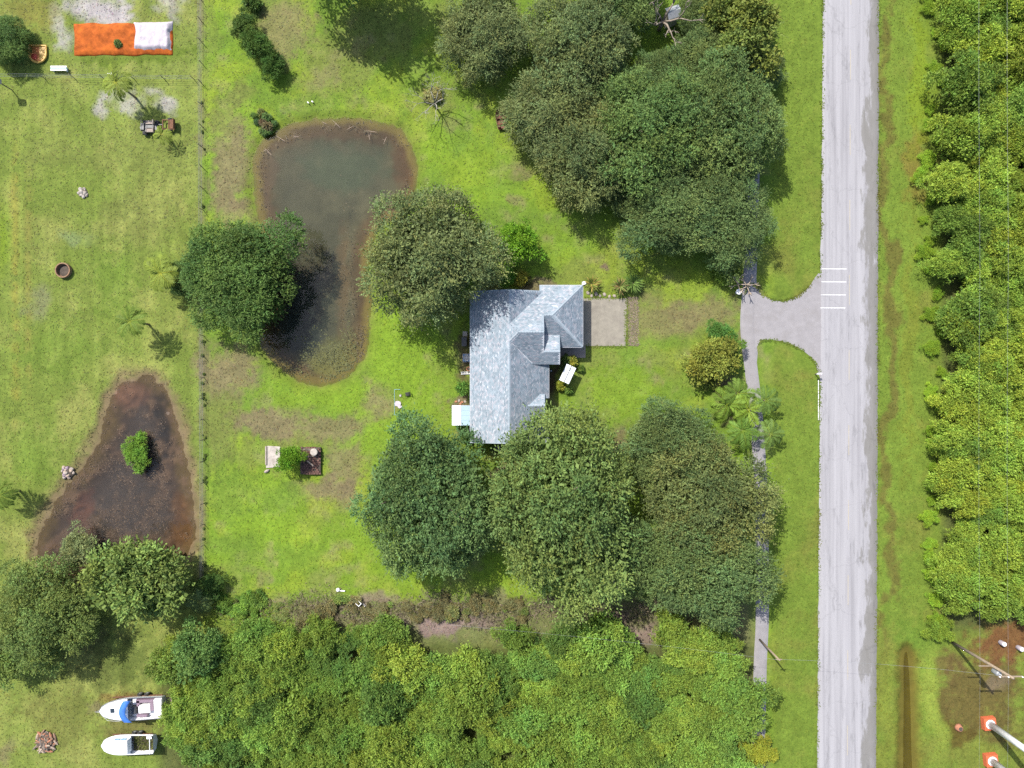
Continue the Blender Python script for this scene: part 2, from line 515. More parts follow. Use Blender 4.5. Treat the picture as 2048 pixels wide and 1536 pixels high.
# ------------------------------------------------------------------ terrain and ponds
POND_A = catmull([(505, 335), (515, 292), (548, 262), (605, 243), (680, 235), (758, 240), (804, 262), (826, 302), (834, 352), (826, 402), (802, 432),
                  (770, 450), (748, 480), (738, 530), (742, 610), (740, 675), (724, 722), (690, 758), (640, 772), (590, 760), (556, 738), (530, 706),
                  (520, 690), (524, 640), (532, 580), (528, 520), (518, 450), (506, 395)], 5)
POND_B = catmull([(285, 748), (248, 758), (222, 785), (205, 830), (186, 885), (160, 930), (118, 980), (80, 1040), (64, 1100), (90, 1150), (150, 1165),
                  (230, 1152), (310, 1130), (368, 1120), (394, 1080), (392, 1000), (380, 940), (368, 870), (348, 800), (322, 760)], 5)
DITCH = catmull([(1812, 1296), (1826, 1310), (1832, 1400), (1834, 1500), (1838, 1640), (1804, 1640), (1802, 1500), (1803, 1400), (1803, 1320)], 4)

GS = 3.5
fx = np.arange(-60, 2110, GS); fy = np.arange(-60, 1600, GS)
ox0 = np.array([-4500, -2500, -1500, -900, -600, -400, -280, -200, -150, -100]); ox1 = np.array([2150, 2200, 2300, 2450, 2700, 3000, 3600, 4600, 6500])
oy0 = np.array([-4500, -2500, -1500, -900, -600, -400, -280, -200, -150, -100]); oy1 = np.array([1650, 1700, 1800, 1950, 2200, 2500, 3100, 4100, 6000])
gx = np.concatenate([ox0, fx, ox1]); gy = np.concatenate([oy0, fy, oy1])
GX, GY = np.meshgrid(gx, gy)                    # photo-pixel coordinates on the ground plane


def dist_in(poly, pad=60):
    d = np.full(GX.shape, -999.0)
    lo = poly.min(0) - pad; hi = poly.max(0) + pad
    msk = (GX > lo[0]) & (GX < hi[0]) & (GY > lo[1]) & (GY < hi[1])
    d[msk] = signed_dist(GX[msk], GY[msk], poly)
    return d


dA, dB, dD = dist_in(POND_A), dist_in(POND_B), dist_in(DITCH)
edge = (fbm(GX, GY, 28, 5, 3) - 0.5) * 12 + (fbm(GX, GY, 9, 6, 2) - 0.5) * 7
Z = np.zeros(GX.shape)
WATER_Z = -0.14
Z -= 0.14 * sstep(-16, 0, dA + edge * 0.6) + 0.28 * sstep(0, 34, dA + edge) + 0.75 * sstep(24, 75, dA)
Z -= 0.14 * sstep(-12, 0, dB + edge * 1.6) + 0.22 * sstep(0, 34, dB + edge * 1.6) + 0.5 * sstep(20, 80, dB)
Z -= 0.30 * sstep(-14, 4, dD + edge * .6) + 0.15 * sstep(2, 16, dD)

# --- colours that the ground itself has (grass kinds, dry patches, bare soil, sand, pond bed), and painted sky reflections
def C(*c): return np.array(c)
BRIGHT, MID, OLIVE, DRY = C(.122, .205, .018), C(.092, .158, .020), C(.112, .140, .032), C(.140, .120, .062)
PASTURE, PALE = C(.128, .168, .034), C(.156, .180, .044)
SAND, MUD, BROWN, REDSOIL = C(.30, .29, .27), C(.070, .052, .030), C(.115, .088, .058), C(.13, .055, .022)

wx = GX + (fbm(GX, GY, 60, 21, 4) - .5) * 70; wy = GY + (fbm(GX, GY, 60, 31, 4) - .5) * 70
big = fbm(GX, GY, 230, 2, 4); med = fbm(GX, GY, 70, 9, 4); small = fbm(GX, GY, 22, 14, 3); fine = fbm(GX, GY, 9, 15, 2)
lawn = sstep(.38, .62, .5 * big + .5 * med)[..., None]
T = MID * (1 - lawn) + BRIGHT * lawn
ol = sstep(.46, .66, .45 * fbm(GX, GY, 120, 44, 4) + .35 * med + .2 * small)[..., None]
T = T * (1 - .8 * ol) + OLIVE * .8 * ol
hz_ = sstep(.55, .75, .6 * fbm(GX, GY, 45, 91, 4) + .4 * small)[..., None]
T = T * (1 - .45 * hz_) + DRY * .45 * hz_
yl = sstep(.5, .7, fbm(GX, GY, 60, 61, 4))[..., None]
T = T * (1 - .5 * yl) + C(.165, .225, .020) * .5 * yl
# the neighbour's pasture on the left is duller, the road verges too
left = sstep(412, 392, GX + (small - .5) * 14)[..., None]
past = PASTURE * (1 - ol) + PALE * ol
past = past * (1 - .5 * (1 - lawn)) + C(.085, .135, .018) * .5 * (1 - lawn)
T = T * (1 - left) + past * left
verge = sstep(1530, 1560, GX)[..., None]
T = T * (1 - verge) + (C(.098, .152, .020) * (1 - ol) + C(.105, .128, .022) * ol) * verge


def patch(px, py, rx, ry, col, s=1.0, soft=.55):
    global T
    d = np.sqrt(((wx - px) / rx) ** 2 + ((wy - py) / ry) ** 2) + (small - .5) * .8 + (fine - .5) * .7
    k = (s * sstep(1.0 + soft * .4, 1.0 - soft, d))[..., None]
    T = T * (1 - k) + np.asarray(col) * k


for a in [(455, 330, 48, 130, DRY, .85), (300, 300, 90, 60, OLIVE, .6), (120, 300, 80, 40, OLIVE, .5), (230, 560, 60, 70, MID, .6), (120, 700, 90, 60, MID, .5), (60, 900, 60, 60, MID, .5), (440, 900, 30, 60, OLIVE, .7), (1290, 600, 60, 24, OLIVE, .6), (920, 420, 40, 40, MID, .4), (640, 200, 60, 25, MID, .6), (440, 240, 30, 50, OLIVE, .8), (470, 420, 40, 40, DRY, .6), (480, 190, 40, 30, OLIVE, .9), (560, 200, 60, 25, MID, .7),
          (455, 740, 62, 70, DRY, .85), (450, 830, 55, 60, OLIVE, .9), (545, 838, 80, 42, DRY, .9), (660, 848, 90, 30, DRY, .75), (760, 800, 38, 40, DRY, .75),
          (590, 800, 30, 20, OLIVE, .5), (690, 930, 50, 70, DRY, .7), (650, 985, 75, 30, DRY, .8), (700, 1010, 40, 30, DRY, .7), (560, 1000, 60, 30, MID, .8),
          (460, 990, 55, 60, MID, .8), (500, 905, 30, 35, OLIVE, .6), (600, 1100, 70, 40, MID, .6), (480, 1120, 50, 40, MID, .5), (570, 1040, 40, 40, BRIGHT, .8),
          (740, 1060, 70, 60, BRIGHT, .8), (800, 1140, 60, 40, BRIGHT, .8), (870, 300, 40, 50, BRIGHT, .8), (800, 700, 60, 120, BRIGHT, .75), (640, 790, 95, 20, BRIGHT, .9),
          (1240, 780, 80, 60, BRIGHT, .8), (1150, 540, 70, 25, OLIVE, .6), (1340, 645, 95, 40, C(.135, .135, .050), .9), (1415, 630, 70, 40, C(.140, .130, .055), .8), (1330, 690, 70, 16, MID, .6),
          (1110, 810, 14, 40, DRY, .5), (1040, 340, 26, 18, DRY, .7), (1060, 300, 60, 40, OLIVE, .4), (1213, 519, 11, 8, BROWN, .9), (1040, 400, 20, 14, DRY, .6),
          (1150, 480, 60, 40, BRIGHT, .5), (960, 330, 70, 60, BRIGHT, .5), (1290, 850, 30, 20, BROWN, .5), (1450, 800, 36, 40, BROWN, .85), (1495, 640, 16, 60, BROWN, .6),
          (1478, 805, 22, 16, REDSOIL, .5), (1235, 880, 26, 30, BROWN, .7), (1010, 935, 36, 26, BROWN, .9), (1075, 556, 30, 12, BROWN, .8), (1020, 600, 120, 30, BROWN, .5),
          (930, 730, 14, 75, MUD, .8), (918, 805, 22, 9, BROWN, .8), (1108, 752, 14, 38, MUD, .95), (895, 245, 25, 22, DRY, .4), (1000, 262, 14, 8, BROWN, .8)]:
    patch(*a)
# dry scrubby strip along the south edge of the lot and bare ground under the big trees
band = (sstep(1178, 1210, GY + (small - .5) * 40) * sstep(1330, 1270, GY) * sstep(520, 600, GX) * sstep(1540, 1480, GX))[..., None]
T = T * (1 - .65 * band) + C(.100, .090, .055) * .65 * band
for a in [(900, 1240, 95, 24, C(.19, .145, .125), .9), (1280, 1258, 70, 22, C(.18, .135, .11), .8), (740, 1200, 60, 16, C(.17, .13, .10), .7), (600, 1205, 40, 12, MID, .6)]:
    patch(*a)
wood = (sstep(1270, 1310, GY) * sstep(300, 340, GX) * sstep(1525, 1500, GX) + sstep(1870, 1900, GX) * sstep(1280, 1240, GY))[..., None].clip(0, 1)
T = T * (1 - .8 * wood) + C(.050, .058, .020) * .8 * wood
for a in [(200, 10, 70, 34, SAND, .95, .8), (235, 30, 40, 20, SAND, .8, .8), (120, 60, 16, 50, SAND, .6, .9), (122, 105, 20, 24, SAND, .5, .9), (344, 10, 24, 18, SAND, .6, .8),
          (215, 190, 30, 16, SAND, .55, .9), (205, 215, 18, 24, SAND, .65, .9), (255, 212, 26, 22, SAND, .6, .9), (335, 205, 36, 18, SAND, .7, .9), (290, 180, 28, 10, SAND, .5, .9),
          (150, 470, 28, 20, C(.14, .19, .08), .6, .9), (75, 610, 22, 30, C(.17, .17, .10), .5, .9), (70, 20, 60, 40, C(.14, .14, .03), .7), (420, 60, 20, 70, OLIVE, .5),
          (560, 60, 60, 60, C(.15, .14, .06), .7), (260, 120, 150, 22, C(.075, .12, .014), .8), (240, 420, 60, 30, OLIVE, .7), (300, 440, 60, 60, OLIVE, .5),
          (190, 1290, 60, 60, MUD, .5), (240, 1330, 110, 60, C(.06, .085, .018), .7), (260, 1440, 60, 60, C(.10, .095, .03), .8), (190, 1410, 26, 16, BROWN, .7),
          (130, 1440, 90, 60, C(.11, .12, .03), .6), (230, 1390, 40, 10, REDSOIL, .4), (20, 1500, 20, 40, BROWN, .5),
          (1774, 700, 14, 900, C(.088, .078, .020), .75), (1830, 330, 20, 90, C(.14, .115, .025), .7), (1815, 700, 16, 300, C(.12, .14, .018), .5), (1835, 150, 26, 150, C(.13, .19, .012), .6),
          (1962, 1395, 100, 120, C(.085, .072, .020), .97), (2020, 1290, 80, 50, C(.115, .058, .022), .95), (1900, 1330, 40, 40, C(.085, .062, .022), .7), (1915, 1475, 40, 26, C(.07, .055, .012), .8),
          (1865, 1400, 22, 130, C(.15, .20, .03), .9), (1780, 1420, 20, 160, C(.12, .16, .022), .7), (1985, 1510, 70, 26, C(.12, .16, .025), .7), (1985, 1375, 16, 22, C(.13, .105, .07), .6),
          (1830, 1270, 50, 40, C(.085, .15, .018), .8)]:
    patch(*a)
for x0, w, y0, y1, c, s in [(30, 9, 300, 820, C(.17, .16, .03), .6), (56, 7, 350, 760, C(.14, .125, .03), .5), (5, 12, 420, 520, C(.12, .19, .01), .6)]:
    k = (s * np.exp(-((GX - x0 + (med - .5) * 10) / w) ** 2) * sstep(y0 - 60, y0 + 60, GY) * sstep(y1 + 80, y1 - 40, GY) * sstep(.3, .6, small))[..., None]
    T = T * (1 - k) + c * k
fl = (np.exp(-((GX - 403 + (small - .5) * 8) / 7.0) ** 2) * sstep(1250, 1200, GY) * .75 * sstep(.25, .55, med))[..., None]
T = T * (1 - fl) + C(.125, .115, .065) * fl
# pond beds, some sky reflection painted into their colour
rimA = sstep(-26, 0, dA + edge)[..., None]
T = T * (1 - .55 * rimA) + C(.088, .115, .018) * .55 * rimA
a1 = sstep(-4, 8, dA + edge)[..., None]; a2 = sstep(10, 24, dA + edge * 1.2)[..., None]; a3 = sstep(22, 50, dA + edge * 1.6)[..., None]
T = T * (1 - a1) + C(.150, .132, .050) * a1
T = T * (1 - a2) + C(.088, .066, .042) * a2
T = T * (1 - a3) + (C(.090, .092, .066) * (.6 + .5 * med[..., None] + .3 * small[..., None])) * a3


def bed(px, py, rx, ry, col, s, d, lim=6):
    global T
    q = np.sqrt(((wx - px) / rx) ** 2 + ((wy - py) / ry) ** 2) + (small - .5) * .8
    k = (s * sstep(1.2, .5, q) * sstep(lim, lim + 12, d))[..., None]
    T = T * (1 - k) + np.asarray(col) * k


bed(655, 715, 66, 48, C(.150, .160, .060), .95, dA)
bed(700, 690, 24, 60, C(.12, .11, .05), .6, dA)
bed(680, 265, 120, 16, C(.075, .052, .036), .8, dA, 10)
bed(800, 330, 22, 60, C(.085, .056, .038), .8, dA, 8)
bed(535, 380, 14, 90, C(.105, .080, .062), .7, dA, 14)
bed(690, 560, 20, 110, C(.14, .10, .06), .7, dA)
bed(600, 640, 46, 60, C(.030, .036, .042), .9, dA, 20)  # dark blue sky reflection put into the bed colour
bed(610, 560, 50, 60, C(.10, .098, .10), .7, dA, 20)  # grey sky reflection at the neck, painted as bed colour
bed(680, 330, 90, 50, C(.074, .104, .074), .95, dA, 20)
bed(824, 370, 10, 40, C(.12, .062, .036), .6, dA, 2)
bed(640, 258, 110, 14, C(.085, .066, .042), .8, dA, 2)
b1 = sstep(-26, 6, dB + edge * 2)[..., None]; b2 = sstep(14, 44, dB + edge * 2.0)[..., None]
T = T * (1 - b1) + C(.125, .100, .050) * b1
T = T * (1 - b2) + C(.078, .060, .046) * b2
peat = (sstep(.44, .62, .4 * fbm(GX, GY, 34, 77, 4) + .3 * small + .3 * fine) * sstep(4, 18, dB))[..., None]
T = T * (1 - .75 * peat) + C(.135, .100, .072) * .75 * peat
Z += peat[..., 0] * .22 * sstep(10, 40, dB)          # peaty mats rise to the surface
bed(262, 795, 42, 34, C(.17, .105, .075), .85, dB, 0)
bed(160, 1030, 30, 40, C(.17, .075, .05), .6, dB, 0)
bed(350, 1050, 30, 60, C(.15, .08, .03), .6, dB, 0)
bed(330, 860, 20, 60, C(.02, .022, .024), .8, dB)
dd = sstep(-18, 4, dD + edge)[..., None]
T = T * (1 - dd) + C(.090, .080, .014) * dd
wv = (.80 + .40 * small[..., None]) * (.86 + .28 * fine[..., None])
st = vnoise(GX + (med - .5) * 14, GY * .03, 7, 71) * .6 + vnoise(GX + (med - .5) * 20, GY * .02, 17, 72) * .4
wv = wv * (1 + .30 * (st[..., None] - .5) * (left * .9 + .35) * (1 - sstep(-14, 0, np.maximum(dA, dB))[..., None]))
T = np.clip(T * wv * np.array([.90, .865, .95]), 0.004, 1)

ny, nx = GX.shape
V = np.stack([(GX - 1024) * UNIT, (768 - GY) * UNIT, Z], -1).reshape(-1, 3)
WET = np.maximum.reduce([sstep(-14, 4, dA), sstep(-10, 6, dB), sstep(-6, 4, dD)])
idx = np.arange(nx * ny).reshape(ny, nx)
F = np.stack([idx[1:, :-1], idx[1:, 1:], idx[:-1, 1:], idx[:-1, :-1]], -1).reshape(-1, 4)
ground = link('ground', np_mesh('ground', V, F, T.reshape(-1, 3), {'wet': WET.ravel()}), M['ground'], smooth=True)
tag(ground, 'green lawn and rough pasture with dry brown patches', None, kind='structure')

Zc = np.maximum.reduce([Z[1:, :-1], Z[1:, 1:], Z[:-1, 1:], Z[:-1, :-1]])
Zm = np.minimum.reduce([Z[1:, :-1], Z[1:, 1:], Z[:-1, 1:], Z[:-1, :-1]])


def water(name, d, level, m, label, murk_max, soft):
    inner = (np.maximum.reduce([d[1:, :-1], d[1:, 1:], d[:-1, 1:], d[:-1, :-1]]) > -14) & (Zm < level)
    q = F.reshape(ny - 1, nx - 1, 4)[inner]
    used, inv = np.unique(q, return_inverse=True)
    v = V[used].copy(); depth = level - v[:, 2]
    v[:, 2] = level
    mk = np.clip(depth / soft, 0, 1) ** 1.1 * murk_max
    o = link(name, np_mesh(name, v, inv.reshape(-1, 4), None, {'murk': mk}), m, smooth=True)
    return tag(o, label, None, kind='structure')


water('pond', dA, WATER_Z, M['water'], 'murky kidney shaped pond with brown shallow rim on the lawn', .30, 1.2)
water('pond_water', dB, WATER_Z - .02, M['water_dark'], 'dark pond with peaty brown mats on the left pasture', .4, .8)
water('ditch_water', dD, -.36, M['water_olive'], 'narrow olive water in the roadside ditch', .5, .4)

# water weed: drowned leaves and scum that mottle the shallows
def pond_weed(name, pts, cols, lab, z, s0, s1, seed):
    r_ = np.random.RandomState(seed); n_ = len(pts)
    b_ = np.stack([(pts[:, 0] - 1024) * UNIT, (768 - pts[:, 1]) * UNIT, z + r_.uniform(0, .012, n_)], -1)
    a_ = r_.uniform(0, 6.283, n_); l_ = r_.uniform(s0, s1, n_)[:, None]
    d_ = np.stack([np.cos(a_), np.sin(a_), np.zeros(n_)], -1) * l_; e_ = np.stack([-np.sin(a_), np.cos(a_), np.zeros(n_)], -1) * l_ * r_.uniform(.25, .7, n_)[:, None]
    me = np_mesh(name, np.stack([b_ - d_, b_ + e_, b_ + d_, b_ - e_], 1).reshape(-1, 3), np.arange(n_ * 4).reshape(-1, 4), np.repeat(cols * r_.uniform(.7, 1.35, n_)[:, None], 4, 0))
    return tag(link(name, me, M['grass']), lab, 'water weed', kind='stuff')


def pick(n_, box, dist, fn, seed):
    r_ = np.random.RandomState(seed)
    x_ = r_.uniform(box[0], box[2], n_); y_ = r_.uniform(box[1], box[3], n_)
    i_ = ((x_ + 60) / GS).astype(int) + len(ox0); j_ = ((y_ + 60) / GS).astype(int) + len(oy0)
    k_ = r_.rand(n_) < fn(x_, y_, dist[j_, i_], small[j_, i_], med[j_, i_])
    return np.stack([x_[k_], y_[k_]], -1)


wp1 = pick(60000, (500, 230, 840, 785), dA, lambda x, y, d, sm, md: (d > 3) * (np.exp(-((x - 660) / 52) ** 2 - ((y - 712) / 40) ** 2) * .8 * sstep(.3, .55, sm) + .30 * np.exp(-((d - 16) / 9) ** 2) * sstep(.42, .62, sm)
           + .22 * np.exp(-((x - 700) / 26) ** 2 - ((y - 600) / 130) ** 2) * sstep(.4, .6, sm)), 51)
wc1 = np.where(((wp1[:, 1] > 640) & (wp1[:, 0] < 712))[:, None], np.array([[.105, .112, .046]]), np.array([[.100, .084, .052]]))
pond_weed('pond_weed', wp1, wc1, 'olive and brown drowned weed mottling the kidney shaped pond', WATER_Z + .004, .04, .13, 52)
wp2 = pick(60000, (60, 745, 400, 1160), dB, lambda x, y, d, sm, md: (d > 2) * (.30 * sstep(.48, .66, .5 * sm + .5 * md) + .12 * np.exp(-((d - 6) / 8) ** 2)), 53)
pond_weed('pond_scum', wp2, np.tile([[.125, .092, .066]], (len(wp2), 1)), 'rusty brown scum floating in patches on the dark pond', WATER_Z - .016, .03, .09, 54)

# grass tufts: short real blades over lawn and pasture, tinted like the sward they grow in
rs = np.random.RandomState(4)
NT = 150000
tx = rs.uniform(-40, 2090, NT); ty = rs.uniform(-40, 1580, NT)
ii = np.clip(((tx + 60) / GS).astype(int) + len(ox0), 0, nx - 1); jj = np.clip(((ty + 60) / GS).astype(int) + len(oy0), 0, ny - 1)
keep = (dA[jj, ii] < rs.uniform(-9, 1, NT)) & (dB[jj, ii] < rs.uniform(-9, 1, NT)) & (dD[jj, ii] < -6)
keep &= ~((tx > 1632) & (tx < 1760)) & ~((tx > 1160) & (tx < 1262) & (ty > 592) & (ty < 700)) & ~((tx > 1478) & (tx < 1640) & (ty > 545) & (ty < 745))
keep &= ~((tx > 1475) & (tx < 1545) & (tx > 1484 + 0 * ty)) | (tx > 1548)
keep &= ~((tx > 940) & (tx < 1175) & (ty > 575) & (ty < 890)) & ~((tx > 145) & (tx < 350) & (ty > 40) & (ty < 115))
ne = 9000
ey = rs.uniform(-40, 1580, ne); es = rs.rand(ne)
ex = np.where(es < .45, 1647 - 12 * ey / 1536 + rs.normal(-1.5, 1.6, ne), np.where(es < .8, 1757 - 5 * ey / 1536 + rs.normal(1.5, 2.0, ne), 0))
pt_ = np.array([(1486, 596), (1500, 566), (1513, 572), (1526, 588), (1545, 600), (1568, 602), (1592, 594), (1616, 576), (1642, 548)]); pb_ = np.array([(1642, 752), (1628, 722), (1604, 700), (1574, 686), (1545, 680), (1522, 682), (1512, 696)])
k1 = es >= .8; sel = rs.rand(k1.sum()) < .5; tt = rs.rand(k1.sum())
for q_, pl_ in ((sel, pt_), (~sel, pb_)):
    u_ = tt[q_] * (len(pl_) - 1); i_ = u_.astype(int); f_ = (u_ - i_)[:, None]
    pp_ = pl_[i_] * (1 - f_) + pl_[i_ + 1] * f_ + rs.normal(0, 1.3, (len(i_), 2))
    id_ = np.where(k1)[0][q_]; ex[id_] = pp_[:, 0]; ey[id_] = pp_[:, 1]
sq_ = np.where(rs.rand(700) < .5, 0, 1); sx_ = np.where(sq_ == 0, rs.uniform(1168, 1254, 700), 1252.5 + rs.normal(0, 1, 700)); sy_ = np.where(sq_ == 0, np.where(rs.rand(700) < .5, 693, 597) + rs.normal(0, 1, 700), rs.uniform(597, 692, 700))
mid_ = (es < .45) & (ey > 545) & (ey < 750); mid_ |= vnoise(ex * .15, ey, 16, 81) * .6 + rs.rand(ne) * .4 < .52
ex, ey = np.concatenate([ex[~mid_], sx_]), np.concatenate([ey[~mid_], sy_])
tx = np.concatenate([tx[keep], ex]); ty = np.concatenate([ty[keep], ey])
ii = np.clip(((tx + 60) / GS).astype(int) + len(ox0), 0, nx - 1); jj = np.clip(((ty + 60) / GS).astype(int) + len(oy0), 0, ny - 1)
n = len(tx)
base = np.stack([(tx - 1024) * UNIT, (768 - ty) * UNIT, np.maximum(Z[jj, ii], WATER_Z * .9 * (dA[jj, ii] > -20)) - .01], -1)
base[-len(ex):, 2] = .03
az = rs.uniform(0, 2 * np.pi, n); ln = rs.uniform(.10, .26, n) * (1 + .5 * (T[jj, ii, 0] > .1)); hh = rs.uniform(.02, .07, n)
dirv = np.stack([np.cos(az), np.sin(az), np.zeros(n)], -1); side = np.stack([-np.sin(az), np.cos(az), np.zeros(n)], -1)
w = rs.uniform(.025, .06, n)[:, None]
up = np.stack([np.zeros(n), np.zeros(n), hh], -1)
tv = np.stack([base, base + dirv * ln[:, None] * .5 + side * w + up, base + dirv * ln[:, None] + up * .8, base + dirv * ln[:, None] * .5 - side * w + up], 1)
tc = T[jj, ii] * rs.uniform(.8, 1.5, n)[:, None] * np.stack([rs.uniform(.9, 1.25, n), np.ones(n), rs.uniform(.8, 1.3, n)], -1)
grass = link('grass', np_mesh('grass', tv.reshape(-1, 3), np.arange(n * 4).reshape(-1, 4), np.repeat(tc, 4, 0)), M['grass'])
tag(grass, 'short green and straw coloured grass blades over lawn', 'grass', kind='stuff')

# ------------------------------------------------------------------ road, path, driveways
def strip(name, lpts, rpts, z, m, cols=12, side=.12):
    L = [P(*p, 0) for p in lpts]; Rr = [P(*p, 0) for p in rpts]
    vs = []; ac = []
    for l, r_ in zip(L, Rr):
        vs.append((l.x - .12, l.y, -.05)); ac.append(0)
        for k in range(cols + 1):
            t = k / cols
            vs.append((l.x + (r_.x - l.x) * t, l.y + (r_.y - l.y) * t, z + .03 * (1 - (2 * t - 1) ** 2))); ac.append(t)
        vs.append((r_.x + .12, r_.y, -.05)); ac.append(1)
    q = cols + 3; fs = []
    for i in range(len(L) - 1):
        for k in range(q - 1):
            fs.append((i * q + k, (i + 1) * q + k, (i + 1) * q + k + 1, i * q + k + 1))
    return link(name, np_mesh(name, np.array(vs), np.array(fs), None, {'across': np.array(ac)}), m)


rng = random.Random(8)
ys = list(range(-3000, -100, 400)) + list(range(-60, 1640, 14)) + list(range(1700, 4600, 400))
lp = [(1647 - 12 * min(max(y, 0), 1536) / 1536 - (1.5 if 480 < y < 560 else 0) + rng.uniform(-.8, .8), y) for y in ys]
rp = [(1757 - 5 * min(max(y, 0), 1536) / 1536 + rng.uniform(-1.2, 1.2), y) for y in ys]
tag(strip('road', lp, rp, .035, M['road']), 'pale weathered asphalt road running down the right side', None, kind='structure')

mark = MB()
for k, y in enumerate((538, 564, 590, 616)):
    a, b = P(1643 - k, y, 0), P(1693 - k, y, 0)
    o = MB().add([(a.x, a.y - .045, .073), (b.x, b.y - .045, .073), (b.x, b.y + .045, .073), (a.x, a.y + .045, .073)], [(0, 1, 2, 3)]).build('road_marking', M['paint_white'])
    tag(o, 'thin white bar painted across the near lane', None, 'white bars across the lane', 'structure')
for y in range(-20, 1560, 150):
    a = P(1701 - 7 * y / 1536, y, 0)
    o = MB().add([(a.x - .05, a.y - 1.8, .076), (a.x + .05, a.y - 1.8, .076), (a.x + .05, a.y + 1.8, .076), (a.x - .05, a.y + 1.8, .076)], [(0, 1, 2, 3)]).build('road_marking', M['paint_yellow'])
    tag(o, 'faded yellow dash of the road centre line', None, 'yellow centre dashes', 'structure')
a = P(1636.6, 800, 0)
tag(MB().add([(a.x - .05, a.y - 2.4, .052), (a.x + .05, a.y - 2.4, .052), (a.x + .05, a.y + 2.4, .052), (a.x - .05, a.y + 2.4, .052)], [(0, 1, 2, 3)]).build('road_marking', M['paint_white']),
    'short white edge line beside the mailbox', None, kind='structure')

side_l = [(1500, -300), (1500, 0), (1497, 160), (1494, 330), (1490, 470), (1487, 560), (1481, 650), (1490, 740), (1496, 790), (1502, 860), (1510, 1000), (1512, 1230), (1508, 1330), (1504, 1536), (1500, 1900)]
side_l = catmull(side_l, 5, closed=False)
side_r = [(x + 25 + (4 if 560 < y < 720 else 0), y) for x, y in side_l]
tag(strip('footpath', [tuple(p) for p in side_l], side_r, .022, M['asphalt'], 4), 'narrow grey asphalt footpath running parallel to the road', None, kind='structure')
apron = catmull([(1486, 596), (1500, 566), (1513, 572), (1526, 588), (1545, 600), (1568, 602), (1592, 594), (1616, 576), (1642, 548), (1650, 640), (1642, 752), (1628, 722), (1604, 700), (1574, 686), (1545, 680), (1522, 682), (1512, 696), (1500, 706), (1486, 690), (1481, 650)], 4)
ap = MB().prism([P(x, y, 0)[:2] for x, y in apron][::-1], -.05, .030)
tag(ap.build('driveway', M['asphalt']), 'flared grey driveway apron joining the road and footpath', None, kind='structure')
slab = MB().prism([P(x, y, 0)[:2] for x, y in [(1150, 597), (1254, 597), (1251, 692), (1150, 692)]], -.05, .06)
tag(slab.build('driveway', M['concrete']), 'square tan concrete parking slab in front of the garage', None, kind='structure')
walk = MB().prism([P(x, y, 0)[:2] for x, y in [(1095, 692.5), (1171, 692.5), (1171, 715.5), (1095, 715.5)]], -.05, .05)
tag(walk.build('front_walk', M['walk']), 'shaded grey concrete walk beside the front porch', None, kind='structure')
# mulch strip east of the slab: loose chips nobody could count
rs = np.random.RandomState(12)
nch = 1800
cx = rs.uniform(1255, 1277, nch) + rs.normal(0, 1.2, nch); cy = rs.uniform(594, 692, nch)
cv = np.stack([(cx - 1024) * UNIT, (768 - cy) * UNIT, rs.uniform(.01, .05, nch)], -1)
a_ = rs.uniform(0, 6.28, nch); l_ = rs.uniform(.04, .12, nch)[:, None]
d1 = np.stack([np.cos(a_), np.sin(a_), rs.uniform(-.3, .3, nch)], -1) * l_; d2 = np.stack([-np.sin(a_), np.cos(a_), rs.uniform(-.2, .2, nch)], -1) * l_ * .4
cm = np.array([.16, .125, .085]) * rs.uniform(.6, 1.7, nch)[:, None] + rs.uniform(0, .05, nch)[:, None]
mul = link('mulch', np_mesh('mulch', np.stack([cv - d1, cv + d2, cv + d1, cv - d2], 1).reshape(-1, 3), np.arange(nch * 4).reshape(-1, 4), np.repeat(cm, 4, 0)), M['grass'])
tag(mul, 'strip of pale brown mulch chips beside the parking slab', 'mulch', kind='stuff')

# ------------------------------------------------------------------ the house
U = UNIT
EV = 2.7             # eave height
PT = 0.31            # roof pitch


def hp(x, y, z):     # house plan coordinates: photo pixels from the picture's centre, y down
    return Vector((x * U, -y * U, z))


